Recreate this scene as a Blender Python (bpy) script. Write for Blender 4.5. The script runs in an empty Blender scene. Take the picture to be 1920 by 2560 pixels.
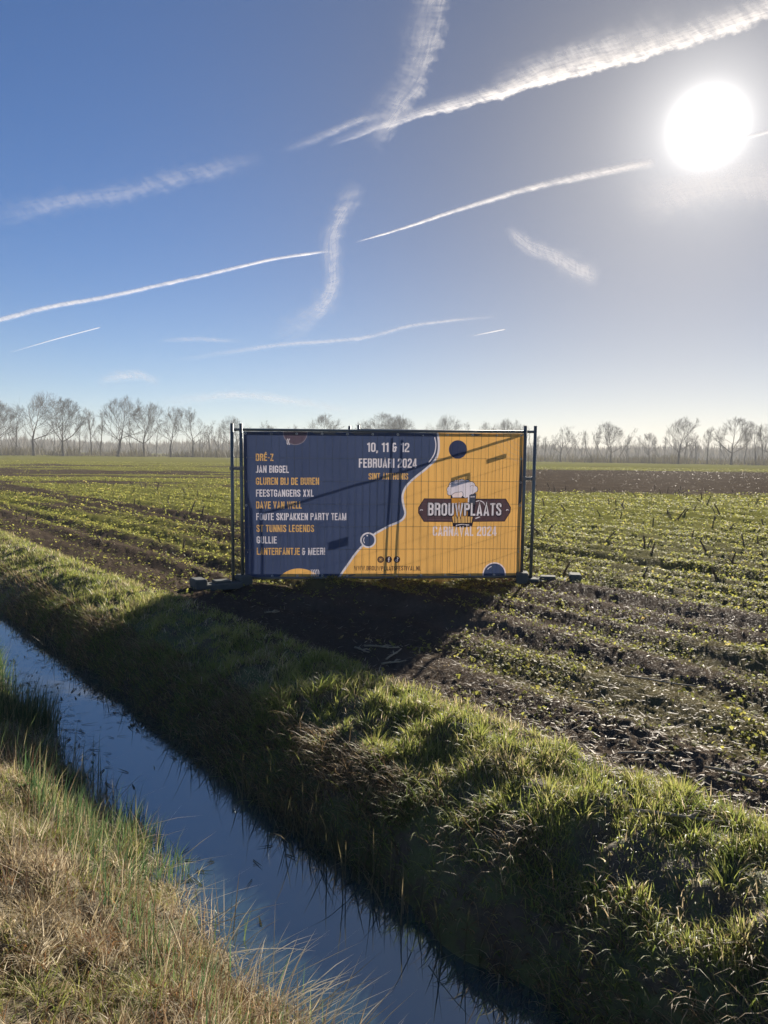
import bpy, math, random
import numpy as np
from mathutils import Vector, Matrix
from mathutils.geometry import delaunay_2d_cdt

random.seed(7)
RNG = np.random.default_rng(11)
scene = bpy.context.scene
COL = scene.collection
R = math.radians

# ------------------------------------------------------------------ camera
CAM_H = 1.62
PITCH, ROLL = R(4.28), R(0.55)
FPX = 1923.0
cam_data = bpy.data.cameras.new('camera')
cam_data.sensor_fit = 'VERTICAL'
cam_data.sensor_height = 34.6
cam_data.lens = 34.6 * FPX / 2560.0
cam_data.clip_start = 0.05
cam_data.clip_end = 12000
cam = bpy.data.objects.new('camera', cam_data)
COL.objects.link(cam)
_f = Vector((0, math.cos(PITCH), -math.sin(PITCH)))
_x0 = Vector((1, 0, 0))
_u0 = _x0.cross(_f)
CR = _x0 * math.cos(ROLL) + _u0 * math.sin(ROLL)
CU = _u0 * math.cos(ROLL) - _x0 * math.sin(ROLL)
m3 = Matrix((CR, CU, -_f)).transposed()
cam.matrix_world = Matrix.Translation((0, 0, CAM_H)) @ m3.to_4x4()
scene.camera = cam


def ray(px, py):
    """photo pixel (1920x2560) -> world direction"""
    return CR * (px - 960) + _f * FPX + CU * (1280 - py)


def at_depth(px, py, y):
    d = ray(px, py)
    return Vector((0, 0, CAM_H)) + d * (y / d.y)


# ------------------------------------------------------------------ light
SUN_AZ, SUN_EL = R(21.9), R(21.0)
SUN_DIR = Vector((math.sin(SUN_AZ) * math.cos(SUN_EL), math.cos(SUN_AZ) * math.cos(SUN_EL), math.sin(SUN_EL)))
sun_data = bpy.data.lights.new('sun', 'SUN')
sun_data.energy = 5.0
sun_data.angle = R(0.53)
sun_data.color = (1.0, 0.90, 0.76)
sun = bpy.data.objects.new('sun', sun_data)
COL.objects.link(sun)
sun.rotation_euler = (-SUN_DIR).to_track_quat('-Z', 'Y').to_euler()

vs = scene.view_settings
vs.view_transform = 'Standard'
vs.look = 'None'
vs.exposure = 1.15
vs.gamma = 1.0
vs.use_curve_mapping = False
scene.cycles.max_bounces = 8
scene.cycles.volume_bounces = 1
scene.cycles.transparent_max_bounces = 12
scene.cycles.use_denoising = True

SKY_STRENGTH = 0.05


class E:
    """tiny expression builder on shader math nodes"""
    nt = None

    def __init__(self, s):
        self.s = s

    @staticmethod
    def put(sock, v):
        if isinstance(v, E):
            E.nt.links.new(v.s, sock)
        else:
            sock.default_value = v

    @staticmethod
    def op(o, *a, clamp=False):
        n = E.nt.nodes.new('ShaderNodeMath')
        n.operation = o
        n.use_clamp = clamp
        for i, v in enumerate(a):
            E.put(n.inputs[i], v)
        return E(n.outputs[0])

    def __add__(s, o): return E.op('ADD', s, o)
    __radd__ = __add__
    def __sub__(s, o): return E.op('SUBTRACT', s, o)
    def __rsub__(s, o): return E.op('SUBTRACT', o, s)
    def __mul__(s, o): return E.op('MULTIPLY', s, o)
    __rmul__ = __mul__
    def __truediv__(s, o): return E.op('DIVIDE', s, o)
    def pow(s, o): return E.op('POWER', s, o)


def sstep(x, a, b, lo=0.0, hi=1.0):
    n = E.nt.nodes.new('ShaderNodeMapRange')
    n.interpolation_type = 'SMOOTHSTEP'
    E.put(n.inputs[0], x)
    E.put(n.inputs[1], a)
    E.put(n.inputs[2], b)
    E.put(n.inputs[3], lo)
    E.put(n.inputs[4], hi)
    return E(n.outputs[0])


def combine(x, y, z=0.0):
    n = E.nt.nodes.new('ShaderNodeCombineXYZ')
    E.put(n.inputs[0], x)
    E.put(n.inputs[1], y)
    E.put(n.inputs[2], z)
    return E(n.outputs[0])


def noise(vec, scale, detail=3.0, rough=0.55, dist=0.0):
    n = E.nt.nodes.new('ShaderNodeTexNoise')
    E.put(n.inputs['Vector'], vec)
    n.inputs['Scale'].default_value = scale
    n.inputs['Detail'].default_value = detail
    n.inputs['Roughness'].default_value = rough
    n.inputs['Distortion'].default_value = dist
    return E(n.outputs[0])


world = bpy.data.worlds.new('World')
scene.world = world
world.use_nodes = True
world.cycles.sampling_method = 'MANUAL'
world.cycles.sample_map_resolution = 1024
wt = world.node_tree
wt.nodes.clear()
E.nt = wt
w_out = wt.nodes.new('ShaderNodeOutputWorld')
w_bg = wt.nodes.new('ShaderNodeBackground')
w_sky = wt.nodes.new('ShaderNodeTexSky')
w_sky.sky_type = 'NISHITA'
w_sky.sun_disc = False
w_sky.sun_elevation = SUN_EL
w_sky.sun_rotation = SUN_AZ
w_sky.altitude = 0
w_sky.air_density = 0.75
w_sky.dust_density = 0.10
w_sky.ozone_density = 7.5
w_tc = wt.nodes.new('ShaderNodeTexCoord')
w_sep = wt.nodes.new('ShaderNodeSeparateXYZ')
wt.links.new(w_tc.outputs['Generated'], w_sep.inputs[0])
dx, dy, dz = (E(w_sep.outputs[i]) for i in range(3))
# pale air low over the horizon, the same all round
low_air = E.op('MAXIMUM', 1.0 - E.op('ABSOLUTE', dz), 0.0).pow(12.0) * 0.19
# brightness round the sun (thin high cloud and haze lit from behind)
w_dot = wt.nodes.new('ShaderNodeVectorMath')
w_dot.operation = 'DOT_PRODUCT'
wt.links.new(w_tc.outputs['Generated'], w_dot.inputs[0])
w_dot.inputs[1].default_value = SUN_DIR
cosang = E.op('MAXIMUM', E(w_dot.outputs['Value']), 0.0)
core = cosang.pow(3400.0) * 2.2
mid_ = cosang.pow(420.0) * 0.23 + cosang.pow(80.0) * 0.09
wide = cosang.pow(7.0) * 0.012


def mixrgb(fac, a, b, mode='MIX'):
    n = E.nt.nodes.new('ShaderNodeMix')
    n.data_type = 'RGBA'
    n.blend_type = mode
    E.put(n.inputs[0], fac)
    for s, v in ((n.inputs[6], a), (n.inputs[7], b)):
        if isinstance(v, E):
            E.nt.links.new(v.s, s)
        elif isinstance(v, bpy.types.NodeSocket):
            E.nt.links.new(v, s)
        else:
            s.default_value = tuple(v) + (1.0,) if len(v) == 3 else v
    return E(n.outputs[2])


def scale_col(col, f):
    n = E.nt.nodes.new('ShaderNodeVectorMath')
    n.operation = 'SCALE'
    if isinstance(col, E):
        E.nt.links.new(col.s, n.inputs[0])
    else:
        n.inputs[0].default_value = col
    E.put(n.inputs['Scale'], f)
    return E(n.outputs[0])


def add_col(a, b):
    n = E.nt.nodes.new('ShaderNodeVectorMath')
    n.operation = 'ADD'
    E.nt.links.new(a.s, n.inputs[0])
    E.nt.links.new(b.s, n.inputs[1])
    return E(n.outputs[0])


sky_c = scale_col(E(w_sky.outputs[0]), SKY_STRENGTH)
w_bw = wt.nodes.new('ShaderNodeRGBToBW')
wt.links.new(sky_c.s, w_bw.inputs[0])
sky_c = mixrgb(cosang.pow(8.0) * 0.8, sky_c, scale_col((1.0, 0.92, 0.82), E(w_bw.outputs[0]) * 0.76))     # thin milky veil towards the sun
sky_c = mixrgb(E.op('MAXIMUM', 1.0 - E.op('ABSOLUTE', dz), 0.0).pow(7.0), sky_c, mixrgb(1.0, sky_c, (0.92, 0.75, 0.58), 'MULTIPLY'))
sky_c = add_col(sky_c, scale_col((1.0, 0.93, 0.78), low_air))
sky_c = add_col(sky_c, add_col(scale_col((1.0, 0.96, 0.90), core + mid_), scale_col((1.0, 0.80, 0.52), wide)))
wt.links.new(sky_c.s, w_bg.inputs['Color'])
w_bg.inputs['Strength'].default_value = 1.0
wt.links.new(w_bg.outputs[0], w_out.inputs['Surface'])

# ------------------------------------------------------------------ helpers


def tag(o, label=None, cat=None, group=None, kind=None):
    if label: o['label'] = label
    if cat: o['category'] = cat
    if group: o['group'] = group
    if kind: o['kind'] = kind
    return o


def empty(name, loc=(0, 0, 0), rz=0.0):
    o = bpy.data.objects.new(name, None)
    o.location = loc
    o.rotation_euler = (0, 0, rz)
    COL.objects.link(o)
    return o


def mesh_np(name, V, F, mat, parent=None, smooth=False, attrs=None, mats=None, fmat=None):
    """V (n,3), F (m,k) uniform arity"""
    me = bpy.data.meshes.new(name)
    V = np.asarray(V, dtype=np.float32)
    F = np.asarray(F, dtype=np.int32)
    k = F.shape[1]
    me.vertices.add(len(V))
    me.vertices.foreach_set('co', V.ravel())
    me.loops.add(F.size)
    me.loops.foreach_set('vertex_index', F.ravel())
    me.polygons.add(len(F))
    me.polygons.foreach_set('loop_start', np.arange(0, F.size, k, dtype=np.int32))
    if smooth:
        me.polygons.foreach_set('use_smooth', np.ones(len(F), dtype=bool))
    for mt in (mats or [mat]):
        me.materials.append(mt)
    if fmat is not None:
        me.polygons.foreach_set('material_index', np.asarray(fmat, dtype=np.int32))
    for an, (ty, data) in (attrs or {}).items():
        a = me.attributes.new(an, ty, 'POINT')
        a.data.foreach_set('color' if ty == 'FLOAT_COLOR' else 'value', np.asarray(data, dtype=np.float32).ravel())
    me.update(calc_edges=True)
    o = bpy.data.objects.new(name, me)
    o.parent = parent
    COL.objects.link(o)
    return o


class MB:
    """collects boxes and tubes into one mesh"""

    def __init__(self):
        self.v, self.f = [], []

    def box(self, c, h, ax=None, bev=0.0):
        ax = ax or (Vector((1, 0, 0)), Vector((0, 1, 0)), Vector((0, 0, 1)))
        c = Vector(c)
        b0 = len(self.v)
        if bev <= 0:
            for sx in (-1, 1):
                for sy in (-1, 1):
                    for sz in (-1, 1):
                        self.v.append(c + ax[0] * sx * h[0] + ax[1] * sy * h[1] + ax[2] * sz * h[2])
            for q in ((0, 1, 3, 2), (4, 6, 7, 5), (0, 4, 5, 1), (2, 3, 7, 6), (0, 2, 6, 4), (1, 5, 7, 3)):
                self.f.append([b0 + i for i in q])
            return
        # bevelled box: octagonal rings stacked in z
        rings = [(h[2], bev), (h[2] - bev, 0), (-h[2] + bev, 0), (-h[2], bev)]
        for z, ins in rings:
            X, Y = h[0] - ins, h[1] - ins
            e = bev
            for p in ((X, -Y + e), (X, Y - e), (X - e, Y), (-X + e, Y), (-X, Y - e), (-X, -Y + e), (-X + e, -Y), (X - e, -Y)):
                self.v.append(c + ax[0] * p[0] + ax[1] * p[1] + ax[2] * z)
        self.f.append([b0 + i for i in range(8)])
        for r in range(3):
            for i in range(8):
                j = (i + 1) % 8
                self.f.append([b0 + r * 8 + i, b0 + (r + 1) * 8 + i, b0 + (r + 1) * 8 + j, b0 + r * 8 + j])
        self.f.append([b0 + 24 + i for i in range(7, -1, -1)])

    def tube(self, pts, rad, n=8, cap=True):
        pts = [Vector(p) for p in pts]
        if not hasattr(rad, '__len__'):
            rad = [rad] * len(pts)
        b0 = len(self.v)
        prev = None
        for i, p in enumerate(pts):
            d = (pts[min(i + 1, len(pts) - 1)] - pts[max(i - 1, 0)]).normalized()
            if prev is None:
                a = d.orthogonal().normalized()
            else:
                a = (prev - d * prev.dot(d)).normalized()
            prev = a
            b = d.cross(a)
            for k in range(n):
                t = 2 * math.pi * k / n
                self.v.append(p + (a * math.cos(t) + b * math.sin(t)) * rad[i])
        for i in range(len(pts) - 1):
            for k in range(n):
                k2 = (k + 1) % n
                self.f.append([b0 + i * n + k, b0 + i * n + k2, b0 + (i + 1) * n + k2, b0 + (i + 1) * n + k])
        if cap:
            self.f.append([b0 + k for k in range(n - 1, -1, -1)])
            self.f.append([b0 + (len(pts) - 1) * n + k for k in range(n)])

    def build(self, name, mat, parent=None, smooth=False):
        me = bpy.data.meshes.new(name)
        me.from_pydata([tuple(v) for v in self.v], [], self.f)
        me.materials.append(mat)
        if smooth:
            me.polygons.foreach_set('use_smooth', np.ones(len(me.polygons), dtype=bool))
        me.update()
        o = bpy.data.objects.new(name, me)
        o.parent = parent
        COL.objects.link(o)
        return o


def copy_tree(o, parent=None):
    c = o.copy()
    COL.objects.link(c)
    c.parent = parent
    for ch in list(o.children):
        copy_tree(ch, c)
    return c


# numpy value noise
def _hash(ix, iy, seed):
    h = (ix.astype(np.int64) * 374761393 + iy.astype(np.int64) * 668265263 + seed * 1274126177) & 0xffffffff
    h = ((h ^ (h >> 13)) * 1274126177) & 0xffffffff
    h = (h ^ (h >> 16)) & 0xffffffff
    return h.astype(np.float64) / 4294967295.0


def vnoise(x, y, seed=0):
    x = np.asarray(x, dtype=np.float64); y = np.asarray(y, dtype=np.float64)
    ix, iy = np.floor(x), np.floor(y)
    fx, fy = x - ix, y - iy
    fx = fx * fx * fx * (fx * (fx * 6 - 15) + 10)
    fy = fy * fy * fy * (fy * (fy * 6 - 15) + 10)
    a = _hash(ix, iy, seed); b = _hash(ix + 1, iy, seed)
    c = _hash(ix, iy + 1, seed); d = _hash(ix + 1, iy + 1, seed)
    return (a + (b - a) * fx) * (1 - fy) + (c + (d - c) * fx) * fy


def fbm(x, y, seed=0, oct=4, gain=0.5):
    v, amp, tot = 0, 1.0, 0.0
    for i in range(oct):
        v = v + amp * vnoise(x * 2.03 ** i + 17.3 * i, y * 2.03 ** i - 9.1 * i, seed + i)
        tot += amp
        amp *= gain
    return v / tot


def smooth(x, a, b):
    t = np.clip((np.asarray(x, dtype=np.float64) - a) / (b - a), 0, 1)
    return t * t * (3 - 2 * t)


# ------------------------------------------------------------------ materials
def new_mat(name):
    m = bpy.data.materials.new(name)
    m.use_nodes = True
    E.nt = m.node_tree
    b = m.node_tree.nodes['Principled BSDF']
    return m, m.node_tree, b


def simple_mat(name, col, rough=0.6, metal=0.0, var=0.15, scale=12.0, bump=0.0, spec=0.5):
    m, nt, b = new_mat(name)
    tc = nt.nodes.new('ShaderNodeTexCoord')
    n = noise(E(tc.outputs['Object']), scale, 5.0, 0.6)
    d = tuple(c * (1 - var) for c in col)
    l = tuple(min(1, c * (1 + var)) for c in col)
    nt.links.new(mixrgb(n, d, l).s, b.inputs['Base Color'])
    b.inputs['Roughness'].default_value = rough
    b.inputs['Metallic'].default_value = metal
    b.inputs['Specular IOR Level'].default_value = spec
    if bump:
        bp = nt.nodes.new('ShaderNodeBump')
        bp.inputs['Strength'].default_value = bump
        bp.inputs['Distance'].default_value = 0.01
        nt.links.new(n.s, bp.inputs['Height'])
        nt.links.new(bp.outputs[0], b.inputs['Normal'])
    return m


def leaf_mat(name, trans=0.5, rough=0.45, attr='tint', gain=1.0):
    """thin leaf: colour from the per-blade attribute, lets the light through"""
    m, nt, b = new_mat(name)
    a = nt.nodes.new('ShaderNodeAttribute')
    a.attribute_name = attr
    col = E(a.outputs['Color'])
    nt.links.new(col.s, b.inputs['Base Color'])
    b.inputs['Roughness'].default_value = rough
    b.inputs['Specular IOR Level'].default_value = 0.22
    tr = nt.nodes.new('ShaderNodeBsdfTranslucent')
    nt.links.new(scale_col(col, 1.7 * gain).s, tr.inputs['Color'])
    mx = nt.nodes.new('ShaderNodeMixShader')
    mx.inputs[0].default_value = trans
    nt.links.new(b.outputs[0], mx.inputs[1])
    nt.links.new(tr.outputs[0], mx.inputs[2])
    nt.links.new(mx.outputs[0], nt.nodes['Material Output'].inputs['Surface'])
    return m


# ------------------------------------------------------------------ terrain
DITCH_A = R(38.0)                                  # the ditch runs 38 degrees off the view
UX, UY = -math.sin(DITCH_A), math.cos(DITCH_A)     # along
NX, NY = math.cos(DITCH_A), math.sin(DITCH_A)      # across, towards the field
WATER_Z = -0.46
PROF_S = np.array([-400, -3.0, 0.10, 0.40, 0.75, 1.10, 1.38, 1.70, 2.08, 2.20, 2.26, 2.34, 2.46, 2.66, 2.90, 3.12, 3.3, 3.6, 4.2, 6.0, 9000])
PROF_Z = np.array([0.0, 0.02, 0.0, -.05, -.16, -.32, -.46, -.62, -.60, -.47, -.35, -.24, -.155, -.085, -.02, .03, .03, .01, 0.0, 0.0, 0.0])


def st(x, y):
    return x * NX + y * NY, x * UX + y * UY


def green_cover(x, y):
    """0..1 how much of the field's soil is hidden under seedlings"""
    s, t = st(x, y)
    d = np.hypot(x, y)
    rows = vnoise(s * 1.1 + 0.25 * vnoise(t * 0.3, s * 0.3, 5), t * 0.05, 31)
    blot = fbm(s * 0.35, t * 0.12, 41, 4)
    g = smooth(0.55 * rows + 0.75 * blot, 0.40, 0.72)
    wide_ = smooth(t, 4, 9)
    edge = smooth(s + 0.8 * (blot - 0.5), 3.55 + .4 * wide_, 4.5 + .9 * wide_)
    g = g * (0.18 + 0.82 * edge)
    g = np.maximum(g, 1.0 * smooth(y, 11.0, 14) * (0.45 + 0.7 * blot) * smooth(s, 5, 9))
    # ploughed dark bands across the field further out, greener beyond
    jit = 6 * (fbm(x * 0.02, y * 0.02, 77, 3) - 0.5)
    band1 = smooth(y + jit, 30, 38) * (1 - smooth(y + jit, 88, 100))
    right = smooth(x / np.maximum(y, 1), -0.22, -0.05)
    dark = band1 * (np.where(y > 0, smooth(fbm(x * .03, y * .11, 79, 3), .44, .56), 0) * .85 * (1 - right) + right)
    g = g * (1 - 0.92 * dark)
    g = np.maximum(g, smooth(y + jit * 2, 96, 120) * (0.75 - 0.3 * right))
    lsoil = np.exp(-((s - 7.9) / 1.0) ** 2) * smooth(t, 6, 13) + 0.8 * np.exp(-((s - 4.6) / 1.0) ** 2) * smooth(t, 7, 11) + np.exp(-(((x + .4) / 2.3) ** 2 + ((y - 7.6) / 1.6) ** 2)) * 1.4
    return np.clip(g * (1 - np.minimum(0.8 * lsoil, .97)), 0, 1)


def ground_h(x, y, fine=True):
    s, t = st(x, y)
    d = np.hypot(x, y)
    wob = 0.16 * (fbm(t * 0.55, t * 0 + 2.2, 3, 3) - 0.5) + 0.05 * (vnoise(t * 2.7, s, 8) - 0.5)
    inside = np.exp(-((s - 1.9) / 1.6) ** 2)
    z = np.interp(s + wob * inside * 1.6, PROF_S, PROF_Z)
    near_fade = 1 - smooth(d, 25, 60)
    grassy = np.exp(-((s - 2.78) / 0.40) ** 2) + np.exp(-((s - 0.7) / 0.8) ** 2)
    z = z + grassy * near_fade * (0.20 * (fbm(x * 2.9, y * 2.9, 19, 3) - 0.5) + 0.07 * (vnoise(x * 8, y * 8, 23) - 0.5))
    fld = smooth(s, 3.05, 3.6)
    z = z + fld * near_fade * 0.16 * (fbm(s * 0.9, t * 0.16, 51, 3) - 0.5)
    z = z + fld * near_fade * 0.035 * np.sin(s * 2 * math.pi / 0.75 + 1.5 * vnoise(t * .2, s * .2, 9))
    z = z - fld * near_fade * 0.05 * np.exp(-((s - 3.75) / 0.22) ** 2)
    if fine:
        wx_ = x + 0.10 * vnoise(x * 9, y * 9, 65); wy_ = y + 0.10 * vnoise(x * 9, y * 9, 66)
        c1 = np.abs(vnoise(wx_ * 6.5, wy_ * 6.5, 61) - 0.5) * 2
        c2 = np.abs(vnoise(wx_ * 15, wy_ * 15, 62) - 0.5) * 2
        c3 = np.abs(vnoise(wx_ * 33, wy_ * 33, 63) - 0.5) * 2
        rgh = 0.35 + 1.1 * fbm(x * .9, y * .9, 67, 2)
        cl = rgh * (0.022 * (1 - c1) ** 2 * smooth(vnoise(x * 1.9, y * 1.9, 68), .45, .8) + 0.026 * (1 - c2) + 0.018 * (1 - c3) - 0.02)
        z = z + fld * near_fade * cl
    far = smooth(d, 40, 200)
    z = z - far * 0.0045 * x
    return z


def terrain():
    az_in = np.radians(np.linspace(-36, 36, 580))
    az_out = np.radians(np.concatenate([np.linspace(-180, -37, 44)]))
    az = np.concatenate([az_out, az_in, -az_out[::-1][:-1]])
    q = np.linspace(math.atan2(1.62, 1.7), math.atan2(1.62, 330.0), 560)
    dist = np.concatenate([[0.05, 0.3, 0.6, 0.9, 1.2, 1.45], 1.62 / np.tan(q), [420, 600, 900, 1500, 3000, 6000]])
    A, D = np.meshgrid(az, dist)
    X, Y = D * np.sin(A), D * np.cos(A)
    Z = ground_h(X, Y)
    # even the hard outskirts out
    V = np.stack([X, Y, Z], -1).reshape(-1, 3)
    nr, nc = X.shape
    i = np.arange(nr - 1)[:, None] * nc
    j = np.arange(nc)[None, :]
    j2 = (j + 1) % nc
    F = np.stack([i + j, i + j2, i + nc + j2, i + nc + j], -1).reshape(-1, 4)
    s, t = st(X, Y)
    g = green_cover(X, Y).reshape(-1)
    s = s.reshape(-1)
    fc = s[F].mean(1)
    split = 3.16
    isf = fc > split
    out = []
    for sel, name, mat in ((isf, 'field', M_SOIL), (~isf, 'ditch_bank', M_BANK)):
        Fs = F[sel]
        used = np.unique(Fs)
        remap = np.full(len(V), -1, dtype=np.int64)
        remap[used] = np.arange(len(used))
        o = mesh_np(name, V[used], remap[Fs][:, ::-1], mat, smooth=True,
                    attrs={'green': ('FLOAT', g[used]), 'across': ('FLOAT', s[used])})
        tag(o, kind='structure')
        out.append(o)
    return out


# soil: dark, damp, with wet glints; seedling cover takes over far out
M_SOIL, nt, b = new_mat('soil')
tc = nt.nodes.new('ShaderNodeTexCoord')
P = E(tc.outputs['Object'])
ga = nt.nodes.new('ShaderNodeAttribute')
ga.attribute_name = 'green'
gfac = E(ga.outputs['Fac'])
n1 = noise(P, 0.8, 5.0, 0.6)
n2 = noise(P, 14.0, 5.0, 0.65)
n3 = noise(P, 60.0, 4.0, 0.7)
soil = mixrgb(n2, (0.034, 0.027, 0.021), (0.100, 0.078, 0.058))
soil = mixrgb(sstep(n1, 0.45, 0.7) * 0.6, soil, (0.125, 0.098, 0.072))
soil = mixrgb(sstep(n3, 0.62, 0.78) * 0.5, soil, (0.21, 0.17, 0.125))
sepp = nt.nodes.new('ShaderNodeSeparateXYZ')
nt.links.new(P.s, sepp.inputs[0])
dist_y = E(sepp.outputs[1])
patch = noise(P, 2.3, 4.0, 0.6)
patch2 = noise(P, 9.0, 3.0, 0.6)
mapn = nt.nodes.new('ShaderNodeMapping')
mapn.inputs['Rotation'].default_value = (0, 0, R(12))
mapn.inputs['Scale'].default_value = (0.06, 0.30, 0.3)
nt.links.new(P.s, mapn.inputs['Vector'])
big = noise(E(mapn.outputs[0]), 1.0, 5.0, 0.62)
cov = sstep(gfac + (patch - 0.5) * 0.7 + (patch2 - 0.5) * 0.7 + (big - 0.5) * sstep(dist_y, 18.0, 50.0, 0.3, 2.0), 0.42, 0.66)
cov = cov * sstep(dist_y, 6.0, 22.0, 0.25, 1.0)
greenc = mixrgb(patch2, (0.10, 0.105, 0.032), (0.23, 0.225, 0.06))
nt.nodes.remove(b)
s_dif = nt.nodes.new('ShaderNodeBsdfDiffuse')
nt.links.new(mixrgb(cov, soil, greenc).s, s_dif.inputs['Color'])
s_glo = nt.nodes.new('ShaderNodeBsdfGlossy')
nt.links.new(sstep(n2, 0.35, 0.7, 0.28, 0.5).s, s_glo.inputs['Roughness'])
s_mix = nt.nodes.new('ShaderNodeMixShader')
nt.links.new((sstep(dist_y, 5.0, 26.0, 1.0, 0.10) * sstep(n3, 0.55, 0.70, 0.001, 0.075) * (1.0 - cov)).s, s_mix.inputs[0])
nt.links.new(s_dif.outputs[0], s_mix.inputs[1])
nt.links.new(s_glo.outputs[0], s_mix.inputs[2])
nt.links.new(s_mix.outputs[0], nt.nodes['Material Output'].inputs['Surface'])
bp = nt.nodes.new('ShaderNodeBump')
bp.inputs['Strength'].default_value = 0.9
bp.inputs['Distance'].default_value = 0.02
nt.links.new((n2 * 0.6 + n3 * 0.5).s, bp.inputs['Height'])
nt.links.new(bp.outputs[0], s_dif.inputs['Normal'])
nt.links.new(bp.outputs[0], s_glo.inputs['Normal'])

# bank: dark earth matted with moss and old grass
M_BANK, nt, b = new_mat('bank_earth')
tc = nt.nodes.new('ShaderNodeTexCoord')
P = E(tc.outputs['Object'])
sa = nt.nodes.new('ShaderNodeAttribute')
sa.attribute_name = 'across'
n1 = noise(P, 5.0, 5.0, 0.65)
n2 = noise(P, 34.0, 4.0, 0.65)
earth = mixrgb(n2, (0.042, 0.034, 0.022), (0.115, 0.090, 0.056))
moss = mixrgb(n2, (0.050, 0.066, 0.020), (0.13, 0.145, 0.048))
straw = mixrgb(n2, (0.060, 0.045, 0.022), (0.17, 0.13, 0.070))
c = mixrgb(sstep(n1, 0.42, 0.58), earth, moss)
c = mixrgb(sstep(E(sa.outputs['Fac']) + (n1 - 0.5) * 0.6, 0.9, 1.3, 0.75, 0.0), c, straw)
nt.links.new(c.s, b.inputs['Base Color'])
b.inputs['Roughness'].default_value = 0.85
bp = nt.nodes.new('ShaderNodeBump')
bp.inputs['Strength'].default_value = 0.8
bp.inputs['Distance'].default_value = 0.015
nt.links.new(n2.s, bp.inputs['Height'])
nt.links.new(bp.outputs[0], b.inputs['Normal'])

terrain()

# water in the ditch: dark peaty, mirror-smooth with a few faint ripples and a thin film
M_WATER, nt, b = new_mat('ditch_water')
tc = nt.nodes.new('ShaderNodeTexCoord')
P = E(tc.outputs['Object'])
film = sstep(noise(P, 1.7, 5.0, 0.6, 0.6), 0.50, 0.72)
b.inputs['Base Color'].default_value = (0.016, 0.030, 0.030, 1)
nt.links.new(mixrgb(film * 0.7, (0.030, 0.060, 0.066), (0.075, 0.100, 0.095)).s, b.inputs['Base Color'])
nt.links.new((film * 0.10 + 0.015).s, b.inputs['Roughness'])
b.inputs['IOR'].default_value = 3.6
b.inputs['Specular Tint'].default_value = (0.88, 0.99, 1.0, 1)
bp = nt.nodes.new('ShaderNodeBump')
bp.inputs['Strength'].default_value = 0.05
bp.inputs['Distance'].default_value = 0.01
nt.links.new(noise(P, 7.0, 2.0, 0.5).s, bp.inputs['Height'])
nt.links.new(bp.outputs[0], b.inputs['Normal'])


def stp(s, t, z=0.0):
    return Vector((s * NX + t * UX, s * NY + t * UY, z))


wv = []
wf = []
tt_ = np.concatenate([np.linspace(-30, 30, 61), [60, 120, 240, 420]])
for t in tt_:
    wv += [tuple(stp(1.0, t, WATER_Z)), tuple(stp(2.7, t, WATER_Z))]
for i in range(len(tt_) - 1):
    wf.append([2 * i, 2 * i + 1, 2 * i + 3, 2 * i + 2])
wo = mesh_np('water', np.array(wv), np.array(wf), M_WATER)
tag(wo, kind='structure')

# ------------------------------------------------------------------ mobile fence round the banner
M_GALV = simple_mat('galvanised_steel', (0.15, 0.17, 0.175), 0.5, 0.55, 0.25, 30.0)
M_WIRE = simple_mat('fence_wire', (0.13, 0.14, 0.145), 0.5, 0.5, 0.2, 30.0)
M_FOOT = simple_mat('fence_foot_concrete', (0.075, 0.085, 0.08), 0.9, 0.0, 0.35, 16.0, 0.6)
M_CLAMP = simple_mat('clamp_steel', (0.20, 0.21, 0.22), 0.5, 0.8, 0.2, 40.0)

PANEL_W, PANEL_H = 3.46, 1.98
BL = at_depth(607, 1462, 9.50)
BR = at_depth(1303, 1458, 9.74)
FX = (BR - BL)
PANEL_W = FX.length
FX = FX.normalized()
_lean = R(2.0)
FY = Vector((0, 0, 1)).cross(FX).normalized()          # away from the viewer
FZ = FX.cross(FY).normalized()
FZ = (FZ * math.cos(_lean) - FY * math.sin(_lean)).normalized()
FY = FZ.cross(FX).normalized()
FENCE_M = Matrix((FX, FY, FZ)).transposed().to_4x4()
FENCE_M.translation = BL


def wire_pack(mb, w, h, lift, skip_last=False):
    nx = int(round(w / 0.092))
    zs = [lift + 0.06 + k * (h - lift - 0.1) / 6 for k in range(7)]
    for i in range(1, nx):
        x = w * i / nx
        k = 0.004 * math.sin(i * 12.9)
        mb.tube([(x + k, 0.004, lift), (x, 0.004, h * 0.5), (x - k, 0.004, h)], 0.0021, 4, False)
    for z in zs[1:-1]:
        mb.tube([(0, -0.002, z), (w * .3, -0.002, z - 0.003), (w * .7, -0.002, z + 0.002), (w, -0.002, z)], 0.0024, 4, False)


def fence_panel(name, mat4, label, w=None):
    w = w or PANEL_W
    e = empty(name)
    e.matrix_world = mat4
    for x in (0.0, w):
        b_ = MB()
        b_.tube([(x, 0, -0.04), (x, 0, PANEL_H + 0.02)], 0.0205, 12)
        b_.build('post', M_GALV, e, True)
    for z, nm in ((0.085, 'bottom_rail'), (PANEL_H - 0.055, 'top_rail')):
        b_ = MB()
        b_.tube([(0.021, 0, z), (w * .5, 0, z - 0.004), (w - 0.021, 0, z)], 0.0165, 10)
        b_.build(nm, M_GALV, e, True)
    b_ = MB()
    wire_pack(b_, w, PANEL_H - 0.07, 0.10)
    tag(b_.build('wire_mesh', M_WIRE, e), kind='stuff')
    return tag(e, label, 'fence', 'mobile fence panels')


front = fence_panel('mobile_fence', FENCE_M, 'galvanised mobile fence panel carrying the festival banner')
# the panels that close the triangle behind it
RB = FENCE_M @ Vector((PANEL_W + 0.115, -0.02, 0))
LB = FENCE_M @ Vector((-0.115, -0.02, 0))
APEX = Vector((RB.x - 2.30, RB.y + 2.58, 0.0))


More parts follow.
